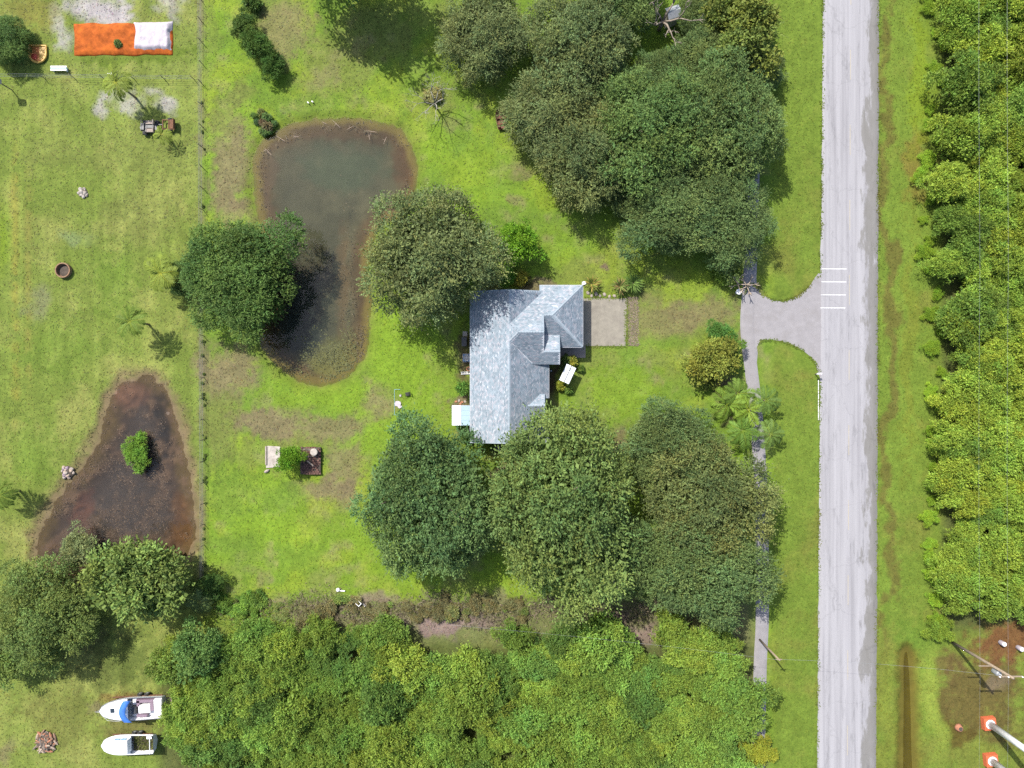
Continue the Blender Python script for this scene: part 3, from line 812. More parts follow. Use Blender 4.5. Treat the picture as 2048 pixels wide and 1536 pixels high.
house = tag(empty('house', hp(0, -30, 0)), 'single storey house with pale blue grey shingled roof', 'house')
HO = Vector(house.location)
k = U * PT
zW = lambda x, y: EV + (x + 80.3) * k            # west slope of the main roof
zE = lambda x, y: EV + (70.7 - x) * k            # east slope
zN = lambda x, y: EV + (y + 190.5) * k           # north slope of wing and garage
zS = lambda x, y: EV + 92.5 * k - (y + 98) * k   # south slope of wing and porch
zGE = lambda x, y: EV + (136.4 - x) * k
zGS = lambda x, y: EV + (-71.6 - y) * k
zPN = lambda x, y: zS(0, -61.5) - (-61.5 - y) * k
zD0 = zE(30.5, 0)
zDN = lambda x, y: zD0 - (42 - y) * k
zDS = lambda x, y: zD0 - (y - 42) * k
slopes = [
    ([(-80.3, -180), (-80.3, 114), (-4.8, 114), (-4.8, -180)], zW, (1, 0)),
    ([(-4.8, -180), (-4.8, 114), (70.7, 114), (70.7, 66), (64, 66), (64, 27.5), (70.7, 27.5), (70.7, -180)], zE, (-1, 0)),
    ([(-4.8, -115), (-4.8, -81), (12.2, -98)], lambda x, y: zW(x, y) + .002, (1, 0)),
    ([(53, -190.5), (53, -180), (58.6, -180), (-6.4, -115.1), (-4.9, -113.6), (12.2, -98), (61, -98), (61, -131), (77, -131), (136.4, -190.5)], zN, (0, 1)),
    ([(12.2, -98), (-4.9, -82.4), (-6.4, -80.9), (37.2, -37.3), (92, -37.3), (92, -61.5), (61, -61.5), (61, -98)], zS, (0, -1)),
    ([(136.4, -190.5), (77, -131), (136.4, -71.6)], zGE, (-1, 0)),
    ([(77, -131), (61, -131), (61, -71.6), (136.4, -71.6)], zGS, (0, -1)),
    ([(92, -94.8), (61, -94.8), (61, -61.5), (92, -61.5)], zPN, (0, 1)),
    ([(53, 19.5), (30.5, 42), (63.5, 42), (63.5, 19.5)], zDN, (0, 1)),
    ([(30.5, 42), (53, 64.5), (63.5, 64.5), (63.5, 42)], zDS, (0, -1)),
]
roof = MB()
for poly, zf, _ in slopes:
    roof.slab([hp(x, y, zf(x, y)) - HO for x, y in poly], .16)
roof_o = roof.build('roof', M['shingle'], house)
roof_o['label'] = 'pale blue grey shingle roof with crossing gables and a hipped end'


def pip(px, py, poly):
    ins = np.zeros(px.shape, bool); n_ = len(poly)
    for i in range(n_):
        (ax, ay), (bx, by) = poly[i], poly[(i + 1) % n_]
        ins ^= ((ay > py) != (by > py)) & (px < (bx - ax) * (py - ay) / (by - ay + 1e-12) + ax)
    return ins


rs = np.random.RandomState(3)
tabs = []
for poly, zf, (ux, uy) in slopes:
    pa = np.array(poly, float)
    vstep = .145 / math.sqrt(1 + PT * PT) / U; wstep = .29 / U
    along = pa @ np.array([-uy, ux]); upv = pa @ np.array([ux, uy])
    rows = np.arange(upv.min() + .05, upv.max(), vstep)
    for q, v0 in enumerate(rows):
        a0 = np.arange(along.min() - wstep, along.max() + wstep, wstep) + (q % 2) * wstep / 2 + rs.uniform(-.15, .15)
        a1, v1 = a0 + wstep * .965, v0 + vstep * 1.25
        cn = [(a0, v0), (a1, v0), (a1, v1), (a0, v1)]
        pts = [(-uy * a + ux * v, ux * a + uy * v) for a, v in cn]
        eps = .02
        ok = np.ones(a0.shape, bool)
        for px_, py_ in pts: ok &= pip(px_ + 0 * a0, py_ + 0 * a0, poly)
        if not ok.any(): continue
        quad = []
        lift = (.026, .026, .006, .006)
        for (px_, py_), lf in zip(pts, lift):
            px_ = (px_ + 0 * a0)[ok]; py_ = (py_ + 0 * a0)[ok]
            quad.append(np.stack([px_ * U, -py_ * U, np.array([zf(x, y) for x, y in zip(px_, py_)]) + lf], -1))
        low = [quad[0] - [0, 0, .022], quad[1] - [0, 0, .022]]
        tabs.append(np.stack(quad + low, 1))
tabs = np.concatenate(tabs, 0) - np.array(HO)
nt_ = len(tabs)
b0 = (np.arange(nt_) * 6)[:, None]
tf = np.concatenate([b0 + np.array([0, 1, 2, 3]), b0 + np.array([0, 4, 5, 1])], 0)
sh = link('shingles', np_mesh('shingles', tabs.reshape(-1, 3), tf), M['shingle'], roof_o)
sh['kind'] = 'stuff'
# ridge and hip caps
cap_me = MB().add([(-.15, -.13, -.05), (.15, -.13, -.05), (.15, 0, .035), (-.15, 0, .03), (.15, .13, -.05), (-.15, .13, -.05)], [(0, 1, 2, 3), (3, 2, 4, 5)])
ridges = [((-4.8, -180), (-4.8, -116), zW), ((-4.8, -80), (-4.8, 114), zW), ((12.2, -98), (61, -98), zN), ((61, -131), (77, -131), zN), ((77, -131), (136.4, -190.5), zN), ((77, -131), (136.4, -71.6), zGS),
          ((61, -61.5), (92, -61.5), zS), ((30.5, 42), (63.5, 42), zDN), ((-4.8, -115), (12.2, -98), zW), ((12.2, -98), (-4.8, -81), zW)]
cap_data = None
for (ax, ay), (bx, by), zf in ridges:
    A, B = hp(ax, ay, zf(ax, ay)), hp(bx, by, zf(bx, by))
    L = (B - A).length; nn = max(1, int(L / .30)); d = (B - A).normalized()
    for i in range(nn):
        c = A + (B - A) * ((i + .5) / nn)
        if cap_data is None:
            o = cap_me.build('ridge_cap', M['shingle'], roof_o); cap_data = o.data
        else:
            o = link('ridge_cap', cap_data, None, roof_o)
        o.location = c - HO + Vector((0, 0, .035))
        o.rotation_euler = (0, -math.asin(d.z), math.atan2(d.y, d.x))

# walls under the eaves
wall = MB()


def wallbox(x0, y0, x1, y1, z0, z1):
    a, b = hp(x0, y0, 0) - HO, hp(x1, y1, 0) - HO
    wall.box(((a.x + b.x) / 2, (a.y + b.y) / 2, (z0 + z1) / 2), (abs(b.x - a.x), abs(b.y - a.y), z1 - z0))


wallbox(-73, -174, 63, 108, 0, EV - .02)
wallbox(63.1, -184, 130, -78, 0, EV - .02)
for y in (-174.5, 108.5):                        # gable ends
    wall.slab([hp(-70, y, EV + .1) - HO, hp(60, y, EV + .1) - HO, hp(-4.8, y, zW(-4.8, 0) - .18) - HO], .1)
    a = [hp(-70, y, EV - .02) - HO, hp(60, y, EV - .02) - HO, hp(-4.8, y, zW(-4.8, 0) - .2) - HO]
    wall.add([p + Vector((0, .06, 0)) for p in a] + [p - Vector((0, .06, 0)) for p in a], [(0, 1, 2), (5, 4, 3), (0, 3, 4, 1), (1, 4, 5, 2), (2, 5, 3, 0)])
for x, pts in ((59.5, [(-126, EV + 1.2), (-98, zS(0, -98) - .2), (-66, zS(0, -66) - .2), (-66, EV), (-126, EV)]),
               (90.4, [(-92, zPN(0, -92) - .2), (-61.5, zS(0, -61.5) - .2), (-40, zS(0, -40) - .2)]),
               (61.8, [(22, zDN(0, 22) - .2), (42, zD0 - .2), (62, zDS(0, 62) - .2), (62, .0), (22, .0)])):
    a = [hp(x, y, z) - HO for y, z in pts]; n_ = len(a)
    wall.add([p + Vector((.06, 0, 0)) for p in a] + [p - Vector((.06, 0, 0)) for p in a],
             [tuple(range(n_)), tuple(range(n_, 2 * n_))[::-1]] + [(i, n_ + i, n_ + (i + 1) % n_, (i + 1) % n_) for i in range(n_)])
wall.build('wall', M['stucco'], house)
for x, y in ((90, -40), (90, -90), (64, -40)):
    ct = min(zS(x, y), zPN(x, y)) - .14
    MB().box(hp(x, y, ct / 2) - HO, (.2, .2, ct)).build('porch_column', M['white_trim'], house)
for a, b, zz in (((-80.3, -180), (-80.3, 114), EV), ((70.7, 66), (70.7, 114), EV), ((70.7, -37), (70.7, 27.5), EV), ((53, -190.5), (136.4, -190.5), EV), ((136.4, -190.5), (136.4, -71.6), EV), ((96, -71.6), (136.4, -71.6), EV)):
    A, B = hp(*a, zz) - HO, hp(*b, zz) - HO
    out = Vector((1 if a[0] > 0 else -1, 0, 0)) if a[0] == b[0] else Vector((0, 1 if a[1] < -100 else -1, 0))
    c = (A + B) / 2 + out * .04 - Vector((0, 0, .09))
    MB().box(c, (.07, (B - A).length, .1) if a[0] == b[0] else ((B - A).length, .07, .1)).build('gutter', M['gutter'], house)
gd = MB().box(hp(130.6, -131, 1.1) - HO, (.08, 4.9, 2.2)).build('garage_door', M['white_trim'], house)
for i in range(3):
    MB().box(hp(131.4, -131, .55 * (i + 1)) - HO, (.02, 4.8, .03)).build('groove', M['grey_metal'], gd)
fd = MB().box(hp(66, -60, 1.05) - HO, (.08, .95, 2.1)).build('front_door', M['wood'], house)
MB().tube([hp(67.2, -53.5, 1.0) - HO, hp(68.2, -53.5, 1.0) - HO], .03).build('handle', M['grey_metal'], fd)
for x, y, rot in ((63.6, -15, 0), (63.6, 85, 0), (-73.7, -130, 0), (-73.7, -60, 0), (-73.7, 10, 0), (-73.7, 90, 0), (-40, 109, 1), (25, 109, 1), (-40, -175, 1), (100, -184.6, 1)):
    c = hp(x, y, 1.5) - HO
    w_ = MB().box(c, (.07, 1.5, 1.2) if not rot else (1.5, .07, 1.2)).build('window', M['white_trim'], house)
    for s_ in (-1, 1):
        off = Vector((0, .36 * s_, 0)) if not rot else Vector((.36 * s_, 0, 0))
        MB().box(c + off, (.1, .6, 1.0) if not rot else (.6, .1, 1.0)).build('pane', M['dark_glass'], w_)
vent = MB().tube([hp(21, 35, zE(21, 0)) - HO, hp(21, 35, zE(21, 0) + .35) - HO], .06, 8).build('vent_pipe', M['dark_metal'], house)
MB().tube([hp(47, -172, zN(47, -165)) - HO, hp(47, -172, zN(47, -165) + .3) - HO], .05, 8).build('vent_pipe', M['dark_metal'], house)

# ------------------------------------------------------------------ vegetation
def unit(v):
    return v / np.maximum(np.linalg.norm(v, axis=-1, keepdims=True), 1e-9)


def leaves_from(p, d, ln, w, rs, col, flat=.6):
    """Diamond leaves at p pointing along d; returns verts and per-vertex colours."""
    n = len(p)
    r = unit(rs.normal(size=(n, 3)) + np.array([0, 0, 0.0]))
    s = unit(np.cross(d, r * (1 - flat) + np.array([0, 0, 1.0]) * flat))
    ln = ln[:, None]; w = w[:, None]
    nrm = np.cross(s, d)
    v = np.stack([p, p + d * ln * .5 + s * w + nrm * ln * .06, p + d * ln - nrm * ln * .05, p + d * ln * .5 - s * w + nrm * ln * .06], 1)
    return v.reshape(-1, 3), np.repeat(col, 4, 0)


def crown_mesh(name, seed, rad=8.5, half=3.9, n_clump=95, rc=(1.1, 2.1), n_spray=6600, per=7, leaf=.25, fill=4200, lobes=.16, spray=.75, drop=.2, zmin=-.3, dead=0.0, up=.35, rad_lo=.70, rad_hi=1.06, relief=1.1, boughs=9, valley=3.2):
    """Crown round the origin: uneven clumps of leafy sprays on an irregular dome, with gaps between them."""
    rs = np.random.RandomState(seed)
    ga = math.pi * (3 - math.sqrt(5))
    i = np.arange(n_clump) + .5
    zz = 1 - (1 - zmin) * i / n_clump
    az = ga * i + rs.uniform(-.35, .35, n_clump)
    rr = np.sqrt(np.maximum(0, 1 - zz * zz))
    ph = rs.uniform(0, 6.28, 6)
    lob = 1 + lobes * sum(np.sin(az * m + ph[m]) for m in (2, 3, 5)) / 1.7
    crad = rs.uniform(rc[0], rc[1], n_clump)
    out = np.stack([rr * np.cos(az), rr * np.sin(az), zz], -1)
    sc = np.stack([(rad - crad) * lob, (rad - crad) * lob, np.full(n_clump, half) - crad * .55], -1) * rs.uniform(rad_lo, rad_hi, n_clump)[:, None]
    cen = out * sc
    cen[:, 2] += rs.uniform(-relief, relief * .4, n_clump)
    if boughs:
        ang = np.arange(boughs) * ga + rs.uniform(-.4, .4, boughs); rb = rad * .78 * np.sqrt((np.arange(boughs) + .3) / boughs)
        bp_ = np.stack([rb * np.cos(ang), rb * np.sin(ang)], -1)
        dist = np.sort(np.linalg.norm(cen[:, None, :2] - bp_[None], axis=2), 1)
        val = np.exp(-((dist[:, 1] - dist[:, 0]) / (rad * .13)) ** 2)
        cen[:, 2] -= val * valley
        cen[:, :2] *= (1 - .10 * val)[:, None]
    else:
        val = np.zeros(n_clump)
    keep = rs.rand(n_clump) > drop + .45 * val
    cen, crad, out = cen[keep], crad[keep], out[keep]
    # second layer inside
    m2 = n_clump // 2
    o2 = unit(rs.normal(size=(m2, 3))) * np.array([1, 1, .8])
    c2 = o2 * np.array([rad * .62, rad * .62, half * .55]) * rs.uniform(.5, 1, m2)[:, None]
    cen = np.concatenate([cen, c2]); crad = np.concatenate([crad, rs.uniform(rc[0], rc[1], m2)]); out = np.concatenate([out, unit(o2)])
    tintc = rs.uniform(.72, 1.22, len(cen)); yel = rs.uniform(-.08, .09, len(cen))
    pr = crad ** 2 * np.where(np.arange(len(cen)) < len(cen) - m2, 1.0, .35); pr /= pr.sum()
    c = rs.choice(len(cen), n_spray, p=pr)
    d = unit(rs.normal(size=(n_spray, 3)) + out[c] * .75 + np.array([0, 0, up]))
    p0 = cen[c] + d * (crad[c] * rs.uniform(.72, 1.0, n_spray))[:, None]
    sd_ = unit(d + rs.normal(size=(n_spray, 3)) * .5)
    sl = spray * rs.uniform(.55, 1.2, n_spray) * np.where(rs.rand(n_spray) < .1, 1.7, 1.0)
    st = rs.uniform(.78, 1.24, n_spray) * tintc[c]; sy = yel[c] + rs.uniform(-.08, .08, n_spray)
    t = np.tile(np.linspace(0, 1, per), n_spray)
    rep = lambda a: np.repeat(a, per, 0)
    N = n_spray * per
    p = rep(p0) + rep(sd_) * (t * rep(sl))[:, None] + np.array([0, 0, -.12]) * (t ** 2)[:, None] + rs.normal(size=(N, 3)) * .05
    ld = unit(rep(sd_) + rs.normal(size=(N, 3)) * .75)
    br = rep(st) * rs.uniform(.85, 1.15, N)
    col = np.stack([br * (1 + rep(sy) * 1.3), br, br * (1 - rep(sy))], -1)
    if dead:
        dd_ = rep(rs.rand(n_spray) < dead)
        col[dd_] = col[dd_] * np.array([1.9, 1.05, .9])
    V1, C1 = leaves_from(p, ld, leaf * rs.uniform(.55, 1.5, N), leaf * .26 * rs.uniform(.7, 1.3, N), rs, col)
    # inner leaves that close the crown
    q = unit(rs.normal(size=(fill, 3))) * (rs.uniform(.2, .74, fill) ** .6)[:, None]
    q[:, 2] = np.abs(q[:, 2]) * rs.choice([1, 1, -.5], fill)
    az2 = np.arctan2(q[:, 1], q[:, 0]); lb = 1 + lobes * sum(np.sin(az2 * m + ph[m]) for m in (2, 3, 5)) / 1.7
    q = q * np.stack([rad * .86 * lb, rad * .86 * lb, np.full(fill, half * .8)], -1)
    br = rs.uniform(.75, 1.1, fill)
    V2, C2 = leaves_from(q, unit(rs.normal(size=(fill, 3))), leaf * 1.8 * rs.uniform(.7, 1.3, fill), leaf * .6 * rs.uniform(.7, 1.2, fill), rs, np.stack([br, br, br], -1))
    V_ = np.concatenate([V1, V2]); C_ = np.concatenate([C1, C2])
    me = np_mesh(name, V_, np.arange(len(V_)).reshape(-1, 4), C_)
    me.materials.append(M['leaf'])
    return me, cen


def trunk_mesh(name, seed, cen, height, r0=.38, n_limb=9, twigs=0):
    """Tapered trunk from the ground up to z = height (crown centre), limbs out to the clumps."""
    rs = random.Random(seed); m = MB()
    pts = [Vector((0, 0, -.1))]
    for k_ in range(1, 5):
        pts.append(Vector((rs.uniform(-.25, .25) * k_ * .5, rs.uniform(-.25, .25) * k_ * .5, height * k_ / 4)))
    m.tube(pts, [r0 * 1.35, r0, r0 * .85, r0 * .7, r0 * .4], 8)
    pick = rs.sample(range(len(cen)), min(n_limb + twigs, len(cen)))
    for j, c_ in enumerate(pick):
        e = Vector(cen[c_]) * (.9 if j < n_limb else 1.12) + Vector((0, 0, height))
        s_ = pts[rs.choice((1, 2, 3))]
        mid = s_.lerp(e, .5) + Vector((rs.uniform(-.5, .5), rs.uniform(-.5, .5), rs.uniform(.1, .7)))
        m.tube([s_, mid, e], [r0 * .5, r0 * .28, r0 * (.07 if j < n_limb else .12)], 5)
    o = m.build(name, M['bark'], smooth=True)
    me = o.data
    bpy.data.objects.remove(o)
    return me


WARM = (1.20, 1.20, .98)       # leaf colours were picked a little dark and blue


class TreeKind:
    def __init__(s, seed, height, base_r, trunk_r=.38, n_limb=9, twigs=0, **kw):
        s.height, s.base_r = height, base_r
        s.crown, cen = crown_mesh('crown', seed, rad=base_r, **kw)
        s.trunk = trunk_mesh('trunk', seed, cen, height, trunk_r, n_limb, twigs)

    def place(s, name, px, py, rpx, col, label, cat='tree', group=None, hs=1.0, rz=None, asp=1.0, rnd=random.Random(5)):
        """Crown seen centred at photo pixel (px, py) with radius rpx pixels."""
        sc = rpx * UNIT / s.base_r
        zc = s.height * sc * hs
        sc *= (CAM_H - zc) / CAM_H
        zc = s.height * sc * hs
        b = P(px, py, zc)
        t = empty(name, (b.x, b.y, 0), (rnd.uniform(0, 6.28) if asp == 1.0 else rnd.choice((0, math.pi))) if rz is None else rz)
        t.scale = (sc * asp, sc / asp, sc * hs)
        tag(t, label, cat, group)
        o = link('trunk', s.trunk, None, t)
        o = link('crown', s.crown, None, t, (0, 0, s.height))
        o.color = (min(.9, col[0] * WARM[0]), min(.9, col[1] * WARM[1]), min(.9, col[2] * WARM[2]), 1)
        return t


OAK = [TreeKind(11, 6.2, 8.5, n_clump=74, rc=(1.2, 2.3)), TreeKind(12, 6.0, 8.5, lobes=.22, n_clump=84, rc=(1.1, 2.2)), TreeKind(13, 6.4, 8.5, n_clump=60, rc=(1.4, 2.6), drop=.22, lobes=.2),
       TreeKind(14, 6.0, 8.5, n_clump=96, rc=(1.0, 1.9), leaf=.22, lobes=.14)]
PINE = [TreeKind(21, 6.5, 8.5, n_clump=84, rc=(.9, 1.8), leaf=.27, spray=1.15, per=8, n_spray=5800, lobes=.14, up=.1, twigs=14),
        TreeKind(22, 6.2, 8.5, n_clump=72, rc=(1.0, 2.0), leaf=.28, spray=1.25, per=8, n_spray=5800, lobes=.22, drop=.24, up=.1, twigs=20)]
WOOD = [TreeKind(31, 3.4, 4.0, .16, 6, half=2.0, n_clump=44, rc=(.55, 1.15), n_spray=1700, per=6, leaf=.27, fill=1300, lobes=.4, spray=.6, drop=.26, rad_lo=.5, rad_hi=1.14, relief=.7, boughs=5, valley=1.0),
        TreeKind(32, 3.2, 4.0, .16, 6, half=2.2, n_clump=38, rc=(.6, 1.25), n_spray=1700, per=6, leaf=.28, fill=1300, lobes=.45, spray=.6, drop=.28, rad_lo=.5, rad_hi=1.16, relief=.7, boughs=6, valley=1.0),
        TreeKind(33, 3.6, 4.0, .16, 6, half=1.9, n_clump=52, rc=(.5, 1.0), n_spray=1700, per=6, leaf=.25, fill=1300, lobes=.35, spray=.55, drop=.26, rad_lo=.55, rad_hi=1.12, relief=.7, boughs=5, valley=1.0),
        TreeKind(34, 3.0, 4.0, .16, 6, half=2.3, n_clump=40, rc=(.5, 1.1), n_spray=1600, per=6, leaf=.29, fill=1300, lobes=.5, spray=.7, drop=.3, rad_lo=.5, rad_hi=1.16, relief=.7, boughs=6, valley=1.0)]
SHRUB = [TreeKind(41, .8, 1.0, .05, 5, half=.75, n_clump=16, rc=(.22, .42), n_spray=420, per=5, leaf=.16, fill=260, lobes=.25, spray=.22, relief=.1, boughs=0),
         TreeKind(42, .7, 1.0, .05, 5, half=.65, n_clump=12, rc=(.25, .5), n_spray=360, per=5, leaf=.2, fill=240, lobes=.3, spray=.25, relief=.1, boughs=0),
         TreeKind(43, .9, 1.0, .05, 5, half=.8, n_clump=18, rc=(.2, .4), n_spray=300, per=6, leaf=.3, fill=220, lobes=.25, spray=.3, relief=.1, boughs=0)]

DARK, OAKG, GREY, OLV, LITE = (0.068, 0.126, 0.049), (0.088, 0.144, 0.045), (0.132, 0.152, 0.070), (0.124, 0.159, 0.052), (0.150, 0.250, 0.028)
big_trees = [
    # kind, px, py, r, colour, hs, asp, label
    (OAK[2], 471, 548, 134, (0.080, 0.144, 0.035), .8, 1.07, 'broad dark green tree overhanging the west bank of the pond'),
    (PINE[0], 856, 510, 142, GREY, 1.12, 1.0, 'round grey green tree between pond and house'),
    (OAK[0], 856, 996, 164, (.066, .122, .048), 1.0, .93, 'dense bluish green tree off the house southwest corner'),
    (PINE[1], 1126, 1028, 184, (0.120, 0.174, 0.052), 1.05, .93, 'feathery olive tree just south of the house'),
    (OAK[0], 1345, 892, 108, (0.080, 0.115, 0.045), .9, 1.1, 'dark tree at the southeast corner of the front lawn'),
    (PINE[1], 1420, 1000, 128, (0.124, 0.137, 0.052), 1.0, 1.0, 'brownish olive tree between two dark trees along the footpath'),
    (OAK[1], 1420, 1140, 130, (.088, .136, .054), 1.0, 1.1, 'grey green tree at the southeast corner of the lot'),
    (OAK[3], 1290, 1120, 96, (0.100, 0.144, 0.052), .95, 1.0, 'mid sized tree wedged between the feathery olive tree and corner tree'),
    (PINE[0], 1106, 232, 100, GREY, .9, 1.05, 'grey green tree beside the dark red boat'),
    (PINE[1], 1168, 296, 108, (0.128, 0.148, 0.063), 1.0, .95, 'loose grey tree above the shaded patch of lawn'),
    (OAK[1], 1300, 265, 136, (0.084, 0.144, 0.042), 1.0, 1.0, 'large green tree in the middle of the northern grove'),
    (OAK[0], 1462, 232, 128, (0.092, 0.141, 0.049), 1.0, .95, 'green tree near footpath on the east of the northern grove'),
    (OAK[2], 1350, 424, 108, (0.096, 0.148, 0.060), .95, 1.12, 'low spreading tree at the southern tip of the northern grove'),
    (OAK[3], 1455, 432, 104, (0.088, 0.133, 0.052), .95, .95, 'drooping tree beside the footpath above the pale bare trees'),
    (PINE[0], 968, 62, 98, GREY, .95, 1.0, 'grey tree on the west edge of the northern grove'),
    (OAK[1], 1155, 90, 122, (0.116, 0.144, 0.067), 1.0, 1.0, 'tall grey green tree at the top of the northern grove'),
    (OAK[0], 1245, -20, 90, (0.080, 0.130, 0.045), 1.0, 1.0, 'tree cut by the top edge of the photo left of the small roof'),
    (WOOD[1], 1490, 45, 84, (0.148, 0.178, 0.032), 1.1, 1.0, 'yellow green tree at the top edge by the footpath'),
    (OAK[2], 1405, 118, 78, (0.100, 0.141, 0.052), .9, 1.0, 'small green tree just below the gap with the small roof'),
    (WOOD[0], 686, -92, 110, (0.084, 0.144, 0.028), 1.6, 1.1, 'tree at the top edge shading the lawn north of pond'),
    (OAK[3], 1228, 196, 84, (.09, .145, .06), .95, 1.0, 'green tree filling the grove between grey tall tree and large middle tree'),
    (OAK[2], 1388, 330, 90, (.09, .14, .055), .95, 1.0, 'green tree in the grove above the low spreading tree'),
    (OAK[1], 1258, 384, 62, (.10, .145, .06), .8, 1.0, 'small tree at the southwest tip of the northern grove'),
    (OAK[1], 1400, 30, 58, (.08, .12, .045), .9, 1.0, 'dark tree at the top edge right of the small roof'),
    (OAK[0], 1318, 150, 62, (.09, .135, .052), .95, 1.0, 'green tree below the brown bare branches in the grove'),
    (OAK[3], 1510, 140, 60, (.09, .13, .05), .9, 1.0, 'small tree at the grove corner nearest the road'),
    (OAK[0], 2, 78, 56, (0.052, 0.111, 0.025), .8, 1.0, 'dark tree at the left edge beside the yellow raft'),
    (OAK[1], 80, 1225, 118, (0.116, 0.159, 0.042), .9, 1.0, 'olive tree at the left edge below the dark pond'),
    (WOOD[3], 275, 1160, 98, (0.132, 0.185, 0.045), 1.0, 1.0, 'olive green tree south of the dark pond beside the lot corner'),
    (WOOD[2], 158, 1098, 40, (0.180, 0.204, 0.108), 1.0, 1.0, 'small pale sage tree on the dark pond south bank'),
    (WOOD[0], 20, 1325, 56, (0.124, 0.170, 0.035), .9, 1.0, 'smaller olive tree at the left edge above the debris heap'),
    (WOOD[2], 365, 555, 40, (0.072, 0.122, 0.032), 1.0, 1.0, 'small dark tree at the pasture side of the pond tree'),
]
for kind, px, py, r_, c_, hs, asp, lab in big_trees:
    c_ = tuple(.62 * a_ + .38 * b_ for a_, b_ in zip(c_, (.098, .146, .058)))
    if 'pond' in lab and 'west bank' in lab: c_ = (.068, .122, .034)
    kind.place('tree', px, py, r_, c_, lab, hs=hs, asp=asp)

# woodland east of the road and south of the lot
rnd = random.Random(77)
wood_pts = []


def scatter(x0, x1, y0, y1, step, test):
    y = y0
    while y < y1:
        x = x0
        while x < x1:
            px, py = x + rnd.uniform(-.4, .4) * step, y + rnd.uniform(-.4, .4) * step
            if test(px, py): wood_pts.append((px, py))
            x += step
        y += step * .9


scatter(1892, 2120, -50, 1240, 45, lambda x, y: x > 1900 + .6 * 22 * math.sin(y / 90.0) and y < 1232 + (x - 1900) * .12)
n_east = len(wood_pts)
scatter(370, 1500, 1252, 1590, 45, lambda x, y: x < 1488 and y > 1262 + 8 * math.sin(x / 75.0) + (44 if 825 < x < 1015 or 1215 < x < 1345 else 0) and not (x < 420 and y > 1500))
for i, (px, py) in enumerate(wood_pts):
    v = rnd.uniform(.74, 1.18); h_ = rnd.uniform(-.10, .10)
    c_ = (.150 * v * (1 + h_), .232 * v, .046 * v * (1 - h_))
    if rnd.random() < .15: c_ = (.095 * v, .17 * v, .042 * v)
    east = i < n_east
    if east: c_ = (c_[0] * 1.24, c_[1] * 1.14, c_[2] * .92)
    rnd.choice(WOOD).place('woodland_tree', px, py, rnd.uniform(28, 46) * (1 if rnd.random() > .15 else 1.3), c_,
                           'bright green crown in the dense woodland across the road' if east else 'bright green crown in the dense thicket south of the lot',
                           'tree', 'woodland trees across the road' if east else 'thicket trees south of the lot', hs=rnd.uniform(1.0, 1.28), asp=rnd.uniform(.88, 1.13), rnd=rnd)
for px, py, r_, c_, hs, lab in [(345, 1330, 46, (0.120, 0.181, 0.038), 1.0, 'green thicket tree nearest the boats'), (376, 1424, 40, (0.124, 0.200, 0.038), .9, 'thicket tree at the stern of the large boat'),
                                (395, 1300, 56, (0.092, 0.167, 0.052), 1.2, 'tall bluish green tree at the thicket northwest corner'), (1515, 1505, 34, (.19, .22, .03), .8, 'yellow leaved tree at the thicket corner by the footpath')]:
    rnd.choice(WOOD).place('thicket_tree', px, py, r_, c_, lab, hs=hs, rnd=rnd)
# scrub along the woodland edge east of the road
for i in range(34):
    y = -20 + i * 38 + rnd.uniform(-12, 12)
    px = 1866 + 10 * math.sin(y / 90.0) + rnd.uniform(-16, 12)
    v = rnd.uniform(.85, 1.25)
    rnd.choice(WOOD[:3]).place('scrub_bush', px, y, rnd.uniform(9, 19), (.14 * v, .23 * v, .024 * v), 'low yellow green bush along the edge of woodland across the road', 'bush', 'scrub along the woodland edge', hs=rnd.uniform(.5, .8), rnd=rnd)

# --- palms, rosettes, bare trees, shrubs
def frond_mesh(name, L=2.1, n=24, droop=.75, seed=1, w=.042, leaf=.62):
    rs = np.random.RandomState(seed)
    t = np.linspace(.12, 1, n)
    sp = np.stack([t * L * (1 - .12 * t ** 2), 0 * t, .55 * t * L * .6 - droop * (t ** 2) * L * .62], -1)
    tang = unit(np.gradient(sp, axis=0))
    Vs, Cs = [], []
    for sgn in (-1, 1):
        d = unit(tang * .75 + np.array([0, sgn * 1.0, -.28]) + rs.normal(size=(n, 3)) * .08)
        ln = leaf * (.55 + .9 * np.sin(np.pi * np.clip(t * .92, 0, 1))) * rs.uniform(.85, 1.1, n)
        br = rs.uniform(.8, 1.2, n)
        v, c_ = leaves_from(sp, d, ln, np.full(n, w), rs, np.stack([br, br, br], -1), flat=.95)
        Vs.append(v); Cs.append(c_)
    # rachis as a thin ribbon pair
    q = np.linspace(0, 1, 9)
    rp_ = np.stack([q * L * (1 - .12 * q ** 2), 0 * q, .55 * q * L * .6 - droop * (q ** 2) * L * .62], -1)
    for i in range(8):
        a, b = rp_[i], rp_[i + 1]; h_ = .035 * (1 - i / 9)
        Vs.append(np.array([a + [0, h_, 0], a - [0, h_, 0], b - [0, h_ * .8, 0], b + [0, h_ * .8, 0]]))
        Cs.append(np.tile([[1.5, 1.25, .9]], (4, 1)))
    Vv = np.concatenate(Vs); Cc = np.concatenate(Cs)
    me = np_mesh(name, Vv, np.arange(len(Vv)).reshape(-1, 4), Cc); me.materials.append(M['frond'])
    return me


FROND = [frond_mesh('frond', seed=k_, droop=.6 + .2 * k_) for k_ in range(3)]
prnd = random.Random(31)


